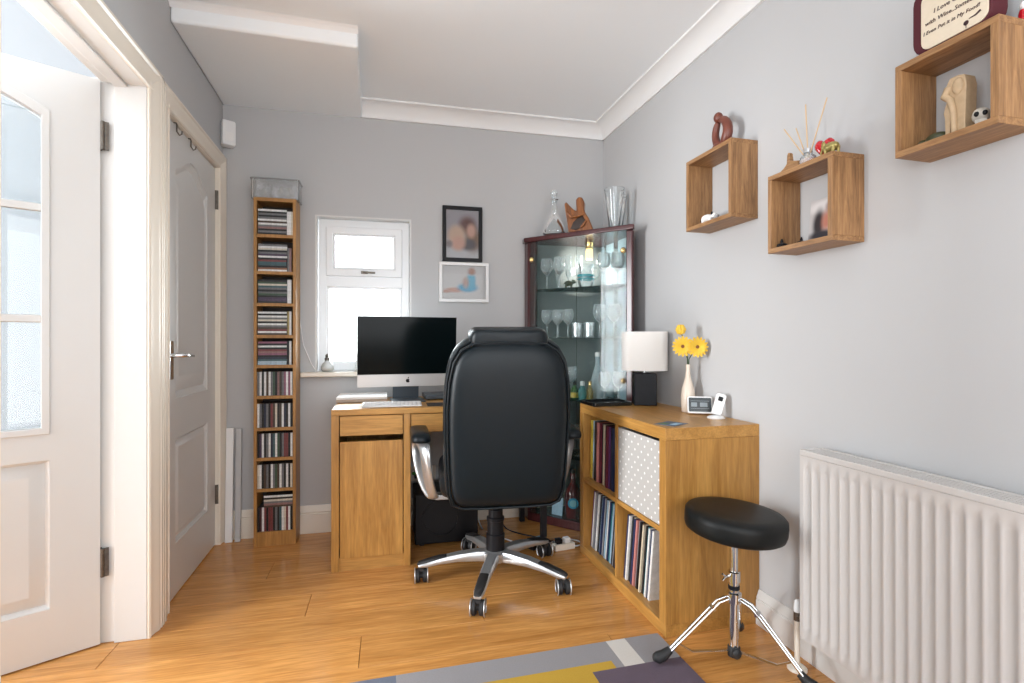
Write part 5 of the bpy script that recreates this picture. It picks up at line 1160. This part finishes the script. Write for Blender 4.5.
# a patterned jug, an ornament bear and bottles
x, y = cabpos(0.335, 0.10)
t = thing('glass_jug', 'glass jug with a turquoise band on the top shelf of the cabinet', 'jug', (x, y, CS[3] + 0.0004))
MB().shell([(0, 0.003), (0.035, 0.002), (0.048, 0.03), (0.050, 0.06), (0.042, 0.09), (0.040, 0.115), (0.050, 0.135)], n=20).build('body', 'crystal', t, smooth=60)
MB().frame(circ(0, 0, 0.0495, 20), circ(0, 0, 0.046, 20), 'z', 0.045, 0.075).build('band', plain('turquoise_glass', (0.05, 0.36, 0.42), 0.2), t, smooth=40)
MB().tube([(0.046, 0, 0.12), (0.075, 0, 0.115), (0.080, 0, 0.075), (0.049, 0, 0.045)], 0.005, 8).build('handle', 'crystal', t, smooth=60)
x, y = cabpos(0.250, 0.050)
bt = animal('bear_figurine', 'small dark bear figurine on the top shelf of the cabinet', (x, y, CS[3] + 0.0004), 0.043, 'moss', R(60)); bt['group'] = 'ornaments in the corner cabinet'
def bottle(name, lb, a, d, shelf, prof, mat, cap='paper', label_=None, z=None):
    x, y = cabpos(a, d); t = thing(name, lb, 'bottle', (x, y, (CS[shelf] if shelf is not None else 0.05) + 0.0004), 0, 'bottles in the corner cabinet')
    MB().shell(prof, n=20).build('body', mat, t, smooth=50)
    r, zt_ = prof[-1]; MB().lathe([(r + 0.0025, zt_ - 0.012), (r + 0.0025, zt_ + 0.008), (r, zt_ + 0.012)], n=14).build('cap', cap, t, smooth=40)
    if label_: MB().frame(circ(0, 0, label_[0] + 0.0012, 20), circ(0, 0, label_[0] + 0.0003, 20), 'z', label_[1], label_[2]).build('label', label_[3], t, smooth=40)
    return t
M['greenglass'] = glassy('green_bottle_glass', (0.25, 0.62, 0.22), body=0.35, bodycol=(0.10, 0.32, 0.06)); M['tealglass'] = glassy('teal_bottle_glass', (0.25, 0.75, 0.72), body=0.4, bodycol=(0.12, 0.45, 0.45)); M['amberglass'] = glassy('amber_bottle_glass', (0.75, 0.62, 0.20), body=0.4, bodycol=(0.40, 0.30, 0.04)); M['milkglass'] = glassy('frosted_glass', (0.75, 0.90, 0.95), body=0.45, bodycol=(0.70, 0.80, 0.84)); M['redglass'] = plain('dark_red_liquor_bottle', (0.10, 0.006, 0.008), 0.12)
bottle('tall_bottle', 'tall pointed frosted bottle on the third shelf of the cabinet', 0.395, 0.13, 1, [(0, 0.002), (0.050, 0.002), (0.054, 0.02), (0.050, 0.06), (0.028, 0.15), (0.014, 0.205), (0.013, 0.26)], 'milkglass', 'paper')
bottle('small_bottle', 'small green bottle on the third shelf of the cabinet', 0.285, 0.055, 1, [(0, 0.002), (0.020, 0.002), (0.022, 0.05), (0.010, 0.075), (0.009, 0.095)], 'greenglass', 'black', (0.022, 0.012, 0.042, 'sp_yellow'))
bottle('small_bottle', 'small turquoise bottle on the third shelf of the cabinet', 0.335, 0.055, 1, [(0, 0.002), (0.022, 0.002), (0.024, 0.055), (0.012, 0.08), (0.010, 0.095)], 'tealglass', 'paper')
bottle('small_bottle', 'small amber bottle on the third shelf of the cabinet', 0.385, 0.050, 1, [(0, 0.002), (0.018, 0.002), (0.019, 0.055), (0.010, 0.08), (0.008, 0.10)], 'amberglass', 'brass')
bottle('small_bottle', 'small dark yellow bottle leftmost among the miniatures on the third shelf', 0.185, 0.055, 1, [(0, 0.002), (0.018, 0.002), (0.019, 0.05), (0.009, 0.075), (0.008, 0.09)], 'amberglass', 'black')
lq = bottle('liquor_bottle', 'dark red bottle with a round blue label at the bottom of the cabinet', 0.268, 0.070, None, [(0, 0.002), (0.044, 0.002), (0.047, 0.01), (0.047, 0.14), (0.034, 0.175), (0.017, 0.20), (0.015, 0.27)], 'redglass', 'black')
x, y = cabpos(0.268, 0.070); dv = Vector((-x, -y, 0)).normalized(); q = dv.to_track_quat('Z', 'Y').to_matrix()
m = MB().lathe([(0.0, 0.0505), (0.030, 0.0500), (0.030, 0.044), (0, 0.044)], (0, 0, 0.092), 24, q); m.build('round_label', plain('blue_round_label', (0.03, 0.33, 0.52), 0.5), lq, smooth=30)
m = MB().lathe([(0.0, 0.0512), (0.020, 0.0510), (0.020, 0.050), (0, 0.050)], (0, 0, 0.092), 24, q); m.build('label_centre', plain('pale_blue_label', (0.25, 0.55, 0.62), 0.5), lq, smooth=30)
bottle('dark_bottle', 'dark green wine bottle at the bottom of the cabinet behind the chair', 0.385, 0.11, None, [(0, 0.002), (0.036, 0.002), (0.038, 0.01), (0.038, 0.18), (0.028, 0.21), (0.014, 0.235), (0.013, 0.29)], 'greenglass', 'brass')
x, y = cabpos(0.175, 0.045)
tag(MB().box(-0.035, -0.002, 0, 0.035, 0.002, 0.10).build('greeting_card', 'sp_pale blue', loc=(x, y, 0.0508), rot=(R(-8), 0, math.atan2(fv.y, fv.x))), 'pale blue card leaning at the bottom of the cabinet', 'card')
